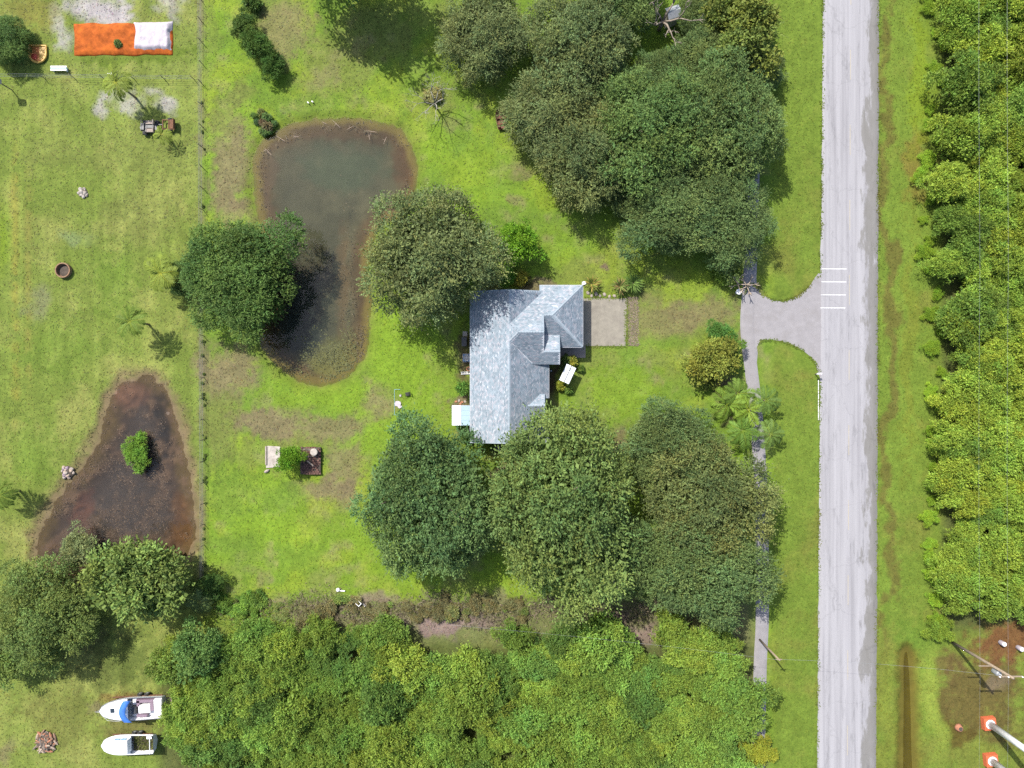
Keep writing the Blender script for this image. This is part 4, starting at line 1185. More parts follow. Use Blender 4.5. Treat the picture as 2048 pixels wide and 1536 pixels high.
def palm(px, py, h, L, nf, col, label, cat='palm', lean=(0, 0), r=.11):
    b = P(px, py, 0)
    t = tag(empty('palm_tree', b), label, cat)
    top = Vector((lean[0], lean[1], h))
    m = MB(); m.tube([(0, 0, -.1), top * .5 + Vector((-lean[0] * .15, -lean[1] * .15, 0)), top], [r * 1.25, r, r * .8], 8)
    m.build('trunk', M['bark'], t, smooth=True)
    for i in range(nf):
        o = link('frond', FROND[i % 3], None, t, top)
        s = L / 2.1 * prnd.uniform(.85, 1.12)
        o.scale = (s, s, s)
        o.rotation_euler = (prnd.uniform(-.2, .2), prnd.uniform(-.5, .35), 6.283 * i / nf + prnd.uniform(-.25, .25))
        v = prnd.uniform(.85, 1.2)
        o.color = (col[0] * v, col[1] * v, col[2] * v, 1)
    return t


YG, PG = (.17, .22, .035), (.12, .18, .030)
palm(272, 196, 4.2, 1.9, 14, YG, 'slender palm on the sandy patch beside the utility cart')
palm(350, 556, 3.4, 2.2, 14, YG, 'yellow green palm at the edge of the pond tree shade')
palm(298, 649, 4.1, 1.9, 13, PG, 'slender palm with long shadow on the open left pasture')
palm(40, 981, 3.3, 1.9, 13, PG, 'palm at the left edge beside the dark pond')
palm(340, 280, 1.9, 1.3, 7, YG, 'palm standing just below the rusty trailer')
palm(1462, 786, 2.4, 2.0, 11, (.115, .185, .03), 'bright areca palm beside the croton bush')
palm(1444, 806, 2.2, 2.2, 10, (.14, .22, .030), 'areca palm on the bare soil at the lawn corner')
palm(1482, 818, 2.6, 2.0, 11, (.135, .205, .025), 'yellow green areca palm at the end of the open footpath')
palm(1470, 858, 2.7, 2.0, 10, (.105, .185, .03), 'green palm pressed between dark tree and footpath')
palm(1516, 800, 2.4, 1.9, 9, (.09, .15, .03), 'dark green palm on the verge side of footpath')
palm(1526, 866, 2.5, 1.9, 9, (.10, .16, .035), 'lower dark green palm on the verge side of footpath')
palm(411, 1196, 1.6, 1.8, 12, (.11, .16, .05), 'spiky palm at the lot southwest corner')


def rosette(px, py, r, h, nb, col, label, tipc=None, cat='plant', seed=1):
    rs = np.random.RandomState(seed)
    t = tag(empty('rosette_plant', P(px, py, 0)), label, cat)
    az = np.arange(nb) * 2.4 + rs.uniform(-.2, .2, nb); el = rs.uniform(.15, 1.1, nb)
    d = np.stack([np.cos(az) * np.cos(el), np.sin(az) * np.cos(el), np.sin(el)], -1)
    p = np.tile([[0, 0, h * .55]], (nb, 1)) + d * .05
    br = rs.uniform(.7, 1.25, nb)
    cc = np.stack([br, br, br], -1) * np.asarray(col)
    if tipc is not None:
        k_ = rs.rand(nb) < .35; cc[k_] = np.asarray(tipc) * br[k_][:, None]
    V_, C_ = leaves_from(p, d, r * rs.uniform(.8, 1.15, nb), np.full(nb, r * .055), rs, cc, flat=.9)
    me = np_mesh('leaves', V_, np.arange(len(V_)).reshape(-1, 4), C_)
    link('leaves', me, M['frond'], t)
    MB().tube([(0, 0, -.05), (0, 0, h * .6)], [.09, .07], 7).build('stem', M['bark'], t)
    return t


rosette(1182, 569, 1.15, 1.2, 80, (.21, .25, .05), 'yellow green spiky plant at the garage corner', (.32, .24, .07), seed=2)
rosette(1238, 574, 1.25, .9, 90, (.17, .22, .06), 'pale tipped rosette plant left of the pair above the slab', (.36, .26, .11), seed=3)
rosette(1264, 568, 1.35, 1.3, 90, (.13, .21, .05), 'dark green rosette plant right of the pair above the slab', seed=4)
rosette(1250, 580, .7, .6, 40, (.13, .18, .05), 'small rosette plant at the slab upper edge between two larger rosettes', seed=5)

shrubs = [  # kind, px, py, r, colour, hs, label
    (2, 1034, 484, 46, (.115, .235, .022), 1.3, 'round bright green small tree on the lawn north of the house'),
    (2, 1012, 552, 22, (.085, .19, .030), 1.2, 'bright green bush at the house northwest corner'),
    (1, 1042, 556, 15, (.25, .25, .05), 1.1, 'yellow green bush beside the house north wall'),
    (0, 1054, 562, 9, (.05, .06, .03), 1.0, 'small dark bush beside the house north wall'),
    (3, 1424, 722, 52, (.160, .180, .038), 1.0, 'large croton bush with orange and yellow leaves by the footpath'),
    (1, 1458, 700, 30, (.10, .18, .032), 1.0, 'green bush behind the croton bush by the footpath'),
    (0, 1440, 668, 26, (.075, .165, .04), 1.0, 'leafy green bush above the croton bush'),
    (1, 1418, 758, 20, (.09, .12, .03), .9, 'low olive bush at the foot of the croton bush'),
    (1, 1452, 552, 24, (.10, .17, .03), .8, 'leafy bush under the grove beside the pale bare trees'),
    (2, 1132, 718, 8, (.10, .16, .05), 1.6, 'broad leaved plant at the corner of the front walk'),
    (2, 1145, 724, 9, (.22, .23, .05), 1.4, 'yellow leaved plant above the white canopy'),
    (2, 1162, 738, 6, (.09, .15, .035), 1.2, 'green leafy plant right of the white canopy'),
    (2, 1121, 770, 8, (.20, .23, .04), 1.2, 'yellow leaved plant below the white canopy'),
    (2, 1136, 780, 7, (.10, .17, .04), 1.1, 'green leafy plant below the white canopy'),
    (2, 1126, 738, 6, (.10, .14, .05), 1.2, 'small plant left of the white canopy top'),
    (0, 931, 776, 17, (.085, .17, .035), 1.2, 'dense green shrub against the house west wall'),
    (0, 577, 914, 27, (.11, .22, .022), 1.5, 'bright green bush growing over the old concrete pad'),
    (1, 486, 50, 26, (.055, .10, .025), 1.0, 'dark green bush at upper left of the three lawn bushes'),
    (0, 512, 92, 32, (.060, .11, .025), 1.1, 'middle dark bush of the three lawn bushes'),
    (0, 548, 128, 28, (.050, .10, .022), 1.0, 'lower right dark bush of the three lawn bushes'),
    (1, 505, 4, 18, (.055, .10, .025), .9, 'dark bush cut by the top edge above the lawn bushes'),
    (0, 268, 908, 26, (.12, .22, .035), .9, 'bright green shrub growing in the dark pond'),
    (0, 282, 880, 15, (.11, .21, .03), .8, 'smaller green shrub at the top of the dark pond shrub'),
    (0, 278, 932, 14, (.13, .23, .04), .8, 'smaller green shrub below the dark pond shrub'),
    (1, 236, 88, 8, (.10, .15, .05), .9, 'small plant growing through the orange tarp'),
    (0, 420, 1175, 30, (.055, .10, .025), .8, 'dark bush at the lot southwest corner below the fence'),
    (0, 930, 876, 12, (.06, .11, .03), 1.0, 'small dark bush between shed and bluish green tree'),
    (0, 990, 900, 9, (.09, .13, .06), 1.0, 'grey green bush beside the house south wall'),
    (1, 1880, 1262, 26, (.13, .20, .03), .8, 'low green bush at the woodland southern corner near the utility pole'),
]
for kd, px, py, r_, c_, hs, lab in shrubs:
    (WOOD if r_ >= 20 else SHRUB)[kd].place('shrub', px, py, r_, c_, lab, 'shrub', hs=hs, rnd=prnd)
# dry brush: fallen stems and leaves over the lot's south edge
rs = np.random.RandomState(61); nb_ = 9000
bx_ = rs.uniform(430, 1360, nb_); by_ = 1222 + rs.normal(0, 17, nb_) + 10 * np.sin(bx_ / 37)
bz = np.abs(rs.normal(0, .16, nb_)) + .02
bg = np.clip((620 - bx_) / 120, 0, 1) > rs.rand(nb_) * 1.4
bc = np.where(bg[:, None], np.array([[.095, .17, .035]]), np.array([[.165, .135, .095]])) * rs.uniform(.45, 1.5, nb_)[:, None]
V_, C_ = leaves_from(np.stack([(bx_ - 1024) * UNIT, (768 - by_) * UNIT, bz], -1), unit(rs.normal(size=(nb_, 3)) * np.array([1, 1, .45])), rs.uniform(.12, .55, nb_), rs.uniform(.015, .05, nb_), rs, bc)
tag(link('brush', np_mesh('brush', V_, np.arange(len(V_)).reshape(-1, 4), C_), M['grass']), 'ragged dry brush of stems and leaves along the lot south edge', 'brush', kind='stuff')
# low scrub along the lot's south edge, green to the west and straw brown to the east
for i in range(120):
    px = prnd.uniform(436, 1060); py = 1220 + prnd.uniform(-26, 24) * prnd.uniform(.4, 1) - (8 if px < 580 else 0)
    gk = max(0, min(1, (600 - px) / 90)) if prnd.random() > .25 else prnd.random()
    v = prnd.uniform(.7, 1.2)
    c_ = tuple(v * (a_ * gk + b_ * (1 - gk)) for a_, b_ in zip((.105, .19, .035), (.145, .135, .070)))
    SHRUB[i % 2].place('scrub', px, py, prnd.choice((4, 5, 6, 7, 9, 14)) * prnd.uniform(.8, 1.2), c_, 'low green and straw coloured scrub bush along the lot south edge', 'bush', 'scrub along the lot south edge', hs=prnd.uniform(.35, .75), asp=prnd.uniform(.7, 1.4), rnd=prnd)
# dark low plants at the pond's north-west corner
for i, (px, py, r_, c_) in enumerate([(509, 231, 7, (.09, .15, .04)), (522, 226, 8, (.14, .16, .06)), (533, 234, 8, (.08, .14, .05)), (513, 244, 6, (.06, .11, .05)), (527, 245, 9, (.12, .09, .06)),
                                      (533, 253, 9, (.11, .10, .06)), (548, 248, 7, (.08, .14, .05)), (527, 262, 9, (.10, .17, .06)), (538, 263, 6, (.08, .15, .05))]):
    SHRUB[i % 3].place('low_plant', px, py, r_, c_, 'low dark leafy plant in the cluster at the pond northwest corner', 'plant', 'plants at the pond corner', hs=.8, rnd=prnd)


def bare_tree(px, py, h, spread, n_main, depth, m, label, seed, r0=.1, cat='tree', thin=.62, tilt=.75):
    rr = random.Random(seed)
    t = tag(empty('bare_tree', P(px, py, 0)), label, cat)
    tr = MB(); tr.tube([(0, 0, -.1), (rr.uniform(-.1, .1), rr.uniform(-.1, .1), h * .3)], [r0 * 1.3, r0], 8)
    tr.build('trunk', m, t, smooth=True)

    def grow(mb, p, d, ln, r_, lev):
        q = p + d * ln
        mid = p.lerp(q, .5) + Vector((rr.uniform(-.06, .06), rr.uniform(-.06, .06), rr.uniform(0, .1))) * ln
        mb.tube([p, mid, q], [r_, r_ * .8, r_ * .62], 5)
        if lev <= 0: return
        for _ in range(2 if lev > 1 else rr.choice((2, 3))):
            nd = (d + Vector((rr.uniform(-tilt, tilt), rr.uniform(-tilt, tilt), rr.uniform(-.25, .5)))).normalized()
            grow(mb, q, nd, ln * rr.uniform(.55, .8), r_ * thin, lev - 1)

    for k_ in range(n_main):
        mb = MB(); az = 6.283 * k_ / n_main + rr.uniform(-.3, .3)
        grow(mb, Vector((0, 0, h * .28)), Vector((math.cos(az) * spread, math.sin(az) * spread, .8)).normalized(), h * .34, r0 * .75, depth)
        mb.build('branch', m, t, smooth=True)
    return t


bare_tree(1472, 571, 2.6, 1.3, 5, 1, M['pale_bark'], 'pale bare branching tree left of the pair at the footpath', 3, .1, tilt=.5, thin=.8)
bare_tree(1490, 574, 2.6, 1.3, 5, 1, M['pale_bark'], 'pale bare branching tree right of the pair over the footpath', 5, .1, tilt=.5, thin=.8)
bare_tree(873, 216, 4.6, .75, 6, 4, M['grey_bark'], 'thin grey leafless tree on the lawn north of the pond', 7, .09)
bare_tree(1318, 60, 6.5, .9, 5, 3, M['bark'], 'brown bare branches in the gap beside the small roof', 9, .2)
SHRUB[0].place('sparse_shrub', 866, 190, 17, (.20, .19, .085), 'pale dry shrub around the grey leafless tree', 'shrub', hs=.6, rnd=prnd)

# ------------------------------------------------------------------ fences, poles, wires
def fence(p0, p1, step, h, label, seed):
    rr = random.Random(seed)
    A, B = P(*p0, 0), P(*p1, 0)
    t = tag(empty('wire_fence', A), label, 'fence')
    L = (B - A).length; n_ = int(L / step); d = (B - A) / n_
    post = MB().tube([(0, 0, -.1), (0, 0, h)], [.045, .04], 6).build('post', M['wood'], t)
    post.rotation_euler = (rr.uniform(-.05, .05), rr.uniform(-.05, .05), 0)
    for i in range(1, n_ + 1):
        o = link('post', post.data, None, t, d * i + Vector((rr.uniform(-.06, .06), rr.uniform(-.06, .06), 0)))
        o.rotation_euler = (rr.uniform(-.08, .08), rr.uniform(-.08, .08), rr.uniform(0, 3))
        o.scale = (1, 1, rr.uniform(.9, 1.08))
    for z in (.35, .75, 1.12):
        MB().tube([(0, 0, z), (B - A) + Vector((0, 0, z))], .012, 4).build('wire', M['grey_metal'], t)
    return t


fence((404, -40), (409, 1215), 2.45, 1.2, 'wire fence with thin posts along the lot west boundary', 3)
fence((-30, 155), (388, 160), 3.2, 1.15, 'wire fence across the pasture below the orange tarp', 4)
# scattered weeds growing along the fence line
for i in range(46):
    y = prnd.uniform(170, 1200)
    v = prnd.uniform(.7, 1.2)
    if 420 < y < 670: continue
    SHRUB[i % 2].place('weed', 404 + 5 * y / 1215 + prnd.uniform(-4, 4), y, prnd.uniform(1.5, 3.6), (.085 * v, .12 * v, .035 * v), 'weed tuft growing along the west fence line', 'weed', 'weeds along the west fence', hs=.7, rnd=prnd)

pole_b = P(1905, 1285, 0); ph = 10.0
up_ = tag(empty('utility_pole', pole_b), 'tall wooden utility pole with grey transformer by the flooded corner', 'utility pole')
MB().tube([(0, 0, -.2), (0, 0, ph)], [.19, .13], 10).build('shaft', M['pole_wood'], up_, smooth=True)
MB().box((0, 0, ph - .5), (2.6, .12, .14)).build('crossarm', M['pole_wood'], up_)
MB().box((-.7, 0, 6.8), (1.6, .1, .1)).build('crossarm', M['pole_wood'], up_)
tr_ = MB().lathe([(.0, 0), (.28, .02), (.30, .1), (.30, .85), (.26, .93), (.08, .97)], 14, (.1, -.5, ph - 3.2)).build('transformer', M['grey_metal'], up_, smooth=True)
MB().tube([(.1, -.5, ph - 2.25), (.1, -.5, ph - 1.95)], .05, 6).build('bushing', M['white_trim'], tr_)
for x in (-1.2, -.3, 1.2):
    MB().lathe([(.03, 0), (.07, .05), (.05, .1), (.07, .15), (.03, .2)], 8, (x, 0, ph - .43)).build('insulator', M['white_trim'], up_)
for x, wz, lab in ((-1.4, 6.9, 'overhead wire nearer the road across the woodland'), (-.35, 9.75, 'overhead wire farther from the road across the woodland')):
    m = MB(); pts = []
    for i in range(25):
        t_ = i / 24; yy = pole_b.y - 45 + 150 * t_
        span = ((yy - pole_b.y) / 45.0) % 1.0
        pts.append((pole_b.x + x, yy, wz - .9 * span * (1 - span)))
    tag(m.tube(pts, .006, 4).build('overhead_wire', M['wire']), lab, 'wire')

for px, py, lab in ((1974, 1444, 'white steel pole rising from the upper orange base at lower right'), (1978, 1517, 'white steel pole rising from the lower orange base at lower right')):
    t = tag(empty('steel_pole', P(px, py, 0), .1), lab, 'pole')
    MB().box((0, 0, .25), (1.5, 1.5, .7), taper=.94).build('base', M['orange_paint'], t)
    MB().lathe([(.55, .58), (.55, .66), (.40, .70)], 16).build('flange', M['white_trim'], t)
    MB().tube([(0, 0, .55), (0, 0, 6), (0, 0, 13.5)], [.40, .34, .24], 14).build('shaft', M['white_trim'], t, smooth=True)
    for k_ in range(6):
        a_ = k_ * 1.047
        MB().tube([(.48 * math.cos(a_), .48 * math.sin(a_), .66), (.48 * math.cos(a_), .48 * math.sin(a_), .76)], .035, 6).build('bolt', M['grey_metal'], t)
sp = P(1519, 1279, 0)
t = tag(empty('wooden_pole', sp), 'thin wooden service pole beside the footpath south of the lot', 'pole')
MB().tube([(0, 0, -.1), (0, 0, 6.2)], [.12, .09], 8).build('shaft', M['pole_wood'], t, smooth=True)
MB().box((0, 0, 5.9), (.7, .09, .09)).build('crossarm', M['pole_wood'], t)
e = P(900, 1250, 6.5)
pts = [sp + Vector((0, 0, 6.1))] + [sp.lerp(e, t_) + Vector((0, 0, 6.1 * (1 - t_) - 1.2 * t_ * (1 - t_) * 2)) for t_ in (.2, .4, .6, .8, 1)]
tag(MB().tube(pts, .008, 4).build('service_wire', M['wire']), 'thin service wire from the wooden pole above the thicket', 'wire')
e2 = Vector((pole_b.x - .8, pole_b.y, ph - .6)); s2 = sp + Vector((.3, 0, 5.95))
tag(MB().tube([s2] + [s2.lerp(e2, t_) - Vector((0, 0, 1.6 * t_ * (1 - t_) * 2)) for t_ in (.25, .5, .75)] + [e2], .008, 4).build('service_wire', M['wire']), 'thin wire crossing over the road between two wooden poles', 'wire')

# mailbox by the road
t = tag(empty('mailbox', P(1630, 748, 0)), 'white mailbox on a post at the road edge', 'mailbox')
MB().box((0, 0, .5), (.1, .1, 1.0)).build('post', M['wood'], t)
mb = MB(); sec = [(-.09, 0), (-.09, .12)] + [(-.09 * math.cos(a_), .12 + .09 * math.sin(a_)) for a_ in (.5, 1.05, 1.57, 2.09, 2.64)] + [(.09, .12), (.09, 0)]
mb.add([(-.25, y, 1.0 + z) for y, z in sec] + [(.3, y, 1.0 + z) for y, z in sec], [tuple(range(len(sec)))[::-1], tuple(range(len(sec), 2 * len(sec)))] + [(i, (i + 1) % len(sec), len(sec) + (i + 1) % len(sec), len(sec) + i) for i in range(len(sec))])
mb.build('box', M['white_trim'], t)
MB().box((.1, -.1, 1.15), (.12, .01, .1)).build('flag', M['red_vinyl'], t)

# ------------------------------------------------------------------ around the house
# lean-to with a white roof, right panels coloured for skylit shade, on the west wall
c0 = P(922, 831, 2.3)
t = tag(empty('garden_shed', (c0.x, c0.y, 0)), 'small white metal roofed shed against the house west wall', 'shed')
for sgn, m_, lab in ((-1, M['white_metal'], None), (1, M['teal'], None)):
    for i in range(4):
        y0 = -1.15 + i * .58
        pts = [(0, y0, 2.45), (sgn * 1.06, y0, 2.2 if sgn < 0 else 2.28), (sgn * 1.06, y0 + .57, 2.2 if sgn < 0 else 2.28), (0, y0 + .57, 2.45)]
        o = MB().slab(pts if sgn < 0 else pts[::-1], .05).build('roof_panel', M['white_metal'] if sgn < 0 else M['sky_shaded_metal'], t)
MB().tube([(0, -1.17, 2.47), (0, 1.19, 2.47)], .03, 6).build('ridge_cap', M['white_trim'], t)
for sx, sy in ((-1, -1), (1, -1), (1, 1), (-1, 1)):
    MB().box((sx * .98, sy * 1.08, 1.08), (.09, .09, 2.16)).build('post', M['white_trim'], t)
MB().box((0, 1.1, 1.05), (1.85, .05, 2.1)).build('wall', M['white_metal'], t)
MB().box((0, -1.1, 1.05), (1.85, .05, 2.1)).build('wall', M['white_metal'], t)

# white two-panel canopy over a garden swing by the front walk
c0 = P(1135.5, 748, 1.9); rz = R(65)
t = tag(empty('canopy_swing', (c0.x, c0.y, 0), rz), 'white two panel canopy standing on posts beside the front walk plants', 'canopy')
for sgn in (-1, 1):
    pts = [(-1.03, sgn * .05, 1.98), (1.03, sgn * .05, 1.98), (1.03, sgn * .60, 1.88), (-1.03, sgn * .60, 1.88)]
    MB().slab(pts if sgn > 0 else pts[::-1], .05).build('canopy_panel', M['white_metal'], t)
MB().box((0, 0, 1.93), (2.06, .06, .03)).build('ridge_beam', M['dark_metal'], t)
MB().box((.62, .02, 2.0), (.30, .12, .07), .5).build('ridge_bracket', M['dark_metal'], t)
for sx in (-1, 1):
    for sy in (-1, 1):
        MB().tube([(sx * 1.0, sy * .62, 0), (sx * .95, sy * .5, 1.88)], .035, 6).build('post', M['blue_plastic'], t)
sb = MB().box((0, 0, .5), (1.5, .5, .06)).build('seat', M['light_wood'], t)
MB().box((0, .28, .78), (1.5, .06, .5), rx=.2).build('backrest', M['light_wood'], t)
for sx in (-1, 1):
    MB().tube([(sx * .7, 0, .5), (sx * .7, 0, 1.9)], .012, 5).build('chain', M['grey_metal'], t)

# air conditioners, pot, ladder, pavers on the west side
def ac_unit(px, py, label, s=1.0, m_='dark_metal'):
    t = tag(empty('air_conditioner', P(px, py, 0)), label, 'air conditioner')
    MB().box((0, 0, .05), (1.0 * s, 1.0 * s, .1)).build('pad', M['old_concrete'], t)
    MB().box((0, 0, .48 * s), (.82 * s, .82 * s, .76 * s)).build('body', M[m_], t)
    MB().lathe([(.34 * s, .87 * s), (.36 * s, .90 * s), (.30 * s, .90 * s), (.30 * s, .86 * s)], 18).build('fan_grille', M['grey_metal'], t)
    for k_ in range(4):
        MB().box((0, 0, .885 * s), (.66 * s, .03, .012), k_ * .785).build('grille_bar', M['grey_metal'], t)
    MB().lathe([(.05, .87 * s), (.07, .92 * s), (.03, .93 * s)], 8).build('fan_hub', M['white_trim'], t)


ac_unit(934, 716, 'dark air conditioner box against the house west wall', 1.05, 'blue_plastic')
t = tag(empty('storage_box', P(929, 684, 0)), 'dark flat topped storage box in the shade by the west wall', 'box')
MB().box((0, 0, .3), (.55, 1.0, .6)).build('body', M['dark_metal'], t); MB().box((0, 0, .63), (.6, 1.06, .05)).build('lid', M['dark_metal'], t)
t = tag(empty('paver', P(930, 668, 0)), 'pale square paver above the dark storage box', 'paver')
MB().box((0, 0, .04), (.55, .6, .08)).build('slab', M['old_concrete'], t)
t = tag(empty('flower_pot', P(937.5, 738, 0)), 'terracotta pot by the west wall', 'pot')
MB().lathe([(.16, 0), (.25, .42), (.28, .42), (.28, .5), (.22, .5), (.20, .35)], 14).build('pot', M['terracotta'], t, smooth=True)
MB().lathe([(.2, .40), (.1, .44)], 10).build('soil', M['soil'], t)
t = tag(empty('ladder', P(931, 746, 0), R(2)), 'white ladder lying on the grass by the west wall', 'ladder')
for sy in (-.12, .12):
    MB().box((0, sy, .1), (1.1, .05, .08)).build('rail', M['white_trim'], t)
for i in range(6):
    MB().box((-.45 + i * .18, 0, .1), (.05, .22, .05)).build('rung', M['white_trim'], t)
for i, (px, py) in enumerate([(912, 803), (918, 801), (924, 804), (930, 803), (921, 807)]):
    o = MB().box((0, 0, .05), (.3, .2, .1)).build('paving_stone', M['stone' if i % 2 else 'terracotta'], None, P(px, py, 0), prnd.uniform(0, 3))
    tag(o, 'loose paving stone in the group above the white shed', 'stone', 'loose stones above the white shed')
ac_unit(995, 897, 'pale air conditioner box by the house south wall', .7, 'white_metal')
t = tag(empty('metal_stake', P(1008, 912, 0)), 'thin metal stake standing by the house south wall', 'stake')
MB().tube([(0, 0, 0), (.06, .05, 1.9)], .03, 6).build('shaft', M['grey_metal'], t); MB().lathe([(.16, 0), (.12, .06), (.03, .09)], 10).build('foot', M['old_concrete'], t)
t = tag(empty('garden_statue', P(1101, 742, 0)), 'small blue and white ornament beside the porch step', 'ornament')
MB().lathe([(.16, 0), (.18, .1), (.1, .25), (.14, .45), (.05, .6)], 10).build('body', M['blue_plastic'], t, smooth=True); MB().lathe([(.06, .6), (.09, .68), (.02, .76)], 8).build('head', M['white_trim'], t, smooth=True)
t = tag(empty('garden_hose_reel', P(1168, 567, 0)), 'white hose reel at the garage corner', 'hose reel')
MB().box((0, 0, .06), (.5, .35, .12)).build('base', M['white_trim'], t); MB().lathe([(.2, .12), (.22, .16), (.1, .2), (.1, .4), (.22, .44), (.2, .48)], 12).build('drum', M['white_trim'], t)
for i, (px, py, s) in enumerate([(1176, 586, .5), (1183, 592, .45), (1192, 588, .55), (1200, 592, .4), (1209, 589, .5), (1219, 593, .42), (1229, 592, .46)]):
    me = MB().lathe([(.36 * s, 0), (.44 * s, .08 * s), (.32 * s, .22 * s), (.1 * s, .27 * s)], 8, (0, 0, 0), 1.2, .9)
    o = me.build('border_stone', M['stone'], None, P(px, py, 0), prnd.uniform(0, 3)); tag(o, 'pale border stone along the upper edge of the parking slab', 'stone', 'border stones above the slab')
t = tag(empty('bird_bath', P(1474, 585, 0)), 'small white birdbath beside the pale bare trees', 'birdbath')
MB().lathe([(.2, 0), (.2, .06), (.07, .12), (.06, .55), (.14, .62)], 12).build('pedestal', M['white_trim'], t, smooth=True)
MB().lathe([(.1, .62), (.32, .68), (.34, .76), (.30, .76), (.24, .70)], 16).build('bowl', M['white_trim'], t, smooth=True)

# ------------------------------------------------------------------ lawn things
def small_bird(px, py, rz, label):
    t = tag(empty('white_bird', P(px, py, 0), rz), label, 'bird', 'white birds on the lawn')
    b_ = MB(); prof = [(-.17, .02), (-.12, .055), (-.03, .085), (.06, .075), (.11, .045), (.13, .03)]
    b_.tube([(x, 0, .26 + .02 * math.sin(x * 8)) for x, _ in prof] + [(.15, 0, .33), (.155, 0, .40), (.18, 0, .43), (.21, 0, .425)], [r_ for _, r_ in prof] + [.022, .02, .032, .02], 8)
    b_.tube([(.0, .03, .22), (.0, .03, .1), (.01, .03, 0)], .008, 5); b_.tube([(.02, -.03, .22), (.02, -.03, .1), (.03, -.03, 0)], .008, 5)
    b_.build('body', M['gelcoat'], t, smooth=True)
    MB().tube([(.205, 0, .425), (.27, 0, .40)], [.012, .003], 5).build('beak', M['orange_vinyl'], t)


small_bird(617.5, 207, R(-40), 'left of two small white birds on the lawn above the pond')
small_bird(626, 205, R(-35), 'right of two small white birds on the lawn above the pond')
t = tag(empty('white_pipe', P(681, 1181, 0), R(-4)), 'short white pipe with round cap lying on the southern lawn', 'pipe')
MB().tube([(-.1, 0, .09), (.55, 0, .09)], .075, 10).build('tube', M['gelcoat'], t); MB().lathe([(.2, .02), (.24, .08), (.2, .2), (.08, .24)], 14, (-.28, .08, 0)).build('cap', M['gelcoat'], t, smooth=True)

# fallen white plastic chair
t = tag(empty('plastic_chair', P(722, 1207, 0), R(-42)), 'white plastic chair fallen on its back at the south edge', 'chair')
MB().box((0, 0, .33), (.06, .5, .5)).build('seat', M['gelcoat'], t)
for i in range(5):
    MB().box((.28, -.2 + i * .1, .10), (.5, .055, .04)).build('back_slat', M['gelcoat'], t)
MB().box((.54, 0, .1), (.08, .5, .05)).build('top_rail', M['gelcoat'], t)
for sy in (-.22, .22):
    for z in (.12, .55):
        MB().box((-.28, sy, z), (.5, .05, .05)).build('leg', M['gelcoat'], t)

# open frame with odds and ends near the bluish green tree
t = tag(empty('pipe_frame', P(789, 803, 0)), 'thin rectangular pipe frame lying on the grass west of the shed', 'frame')
for a, b in (((0, -1.6), (0, 1.45)), ((0, 1.45), (.7, 1.45)), ((0, -1.6), (.5, -1.65))):
    MB().tube([(*a, .05), (*b, .05)], .025, 6).build('pipe', M['teal'], t)
t = tag(empty('folding_chair', P(816, 788, 0), .2), 'black folding chair lying inside the pipe frame', 'chair')
for sy in (-.2, .2):
    MB().tube([(-.3, sy, .05), (.3, sy * .8, .35)], .03, 6).build('leg', M['rubber'], t); MB().tube([(.3, sy, .05), (-.3, sy * .8, .35)], .03, 6).build('leg', M['rubber'], t)
MB().box((-.05, 0, .32), (.38, .4, .04)).build('seat', M['rubber'], t); MB().box((.32, 0, .45), (.05, .42, .3)).build('backrest', M['rubber'], t)
for px, py, s, lab in ((796, 807, .5, 'torn white plastic sheet at the left of the pipe frame'), (799, 812, .35, 'smaller scrap of white plastic at the left of the pipe frame'), (801, 791, .2, 'tiny white scrap beside the black folding chair')):
    m = MB(); rr = random.Random(int(px)); pts = [(s * rr.uniform(.5, 1) * math.cos(a_), s * rr.uniform(.4, .9) * math.sin(a_)) for a_ in np.linspace(0, 6.28, 9)[:-1]]
    top_ = [(x, y, .05 + rr.uniform(0, .12)) for x, y in pts]
    m.add(top_ + [(0, 0, .14)], [(i, (i + 1) % 8, 8) for i in range(8)]); m.add([(x, y, .0) for x, y in pts], [tuple(range(8))])
    tag(m.build('plastic_scrap', M['white_tarp'], None, P(px, py, 0)), lab, 'scrap')

# overgrown old brick platform with slab, bucket and plank
t = tag(empty('brick_platform', P(621, 921, 0)), 'crumbling brown brick platform beside the bright green bush', 'platform')
MB().box((.1, 0, .18), (2.4, 3.2, .36)).build('core', M['soil'], t)
brick = None
for i in range(8):
    for j in range(15):
        if prnd.random() < .12: continue
        x, y = -.95 + i * .31 + (.12 if j % 2 else 0), -1.52 + j * .222
        if x > 1.25: continue
        if brick is None:
            o = brick = MB().box((0, 0, 0), (.285, .195, .12), taper=.95).build('brick', M['brown_brick'], t)
        else:
            o = link('brick', brick.data, None, t)
        o.location = (x, y, .40 + prnd.uniform(-.05, .06)); o.rotation_euler = (prnd.uniform(-.12, .12), prnd.uniform(-.12, .12), prnd.uniform(-.12, .12))
for x, y, l_, r_ in ((-.1, 1.42, 1.3, .05), (.1, 1.3, 1.1, -.08), (.15, .55, 1.5, .02)):
    tag(MB().box((0, 0, 0), (l_, .13, .08)).build('timber', M['wood'], None, Vector(t.location) + Vector((x, y, .53)), r_), 'weathered timber lying on the brick platform', 'timber', 'timbers on the brick platform')
tag(MB().box((0, 0, 0), (.95, .17, .09)).build('plank', M['light_wood'], None, P(621, 927, .56), R(-38)), 'pale short plank lying across the brick platform', 'plank')
t = tag(empty('metal_tank', P(632.5, 902.5, 0)), 'round tank with pale lid beside the brick platform', 'tank')
MB().lathe([(.38, 0), (.40, .05), (.40, .95), (.38, 1.0)], 20).build('body', M['grey_metal'], t, smooth=True)
MB().lathe([(.43, 1.0), (.43, 1.05), (.36, 1.08), (.05, 1.09)], 20).build('lid', M['old_concrete'], t)
t = tag(empty('concrete_pad', P(545, 914, 0)), 'stained concrete pad left of the bright green bush', 'pad')
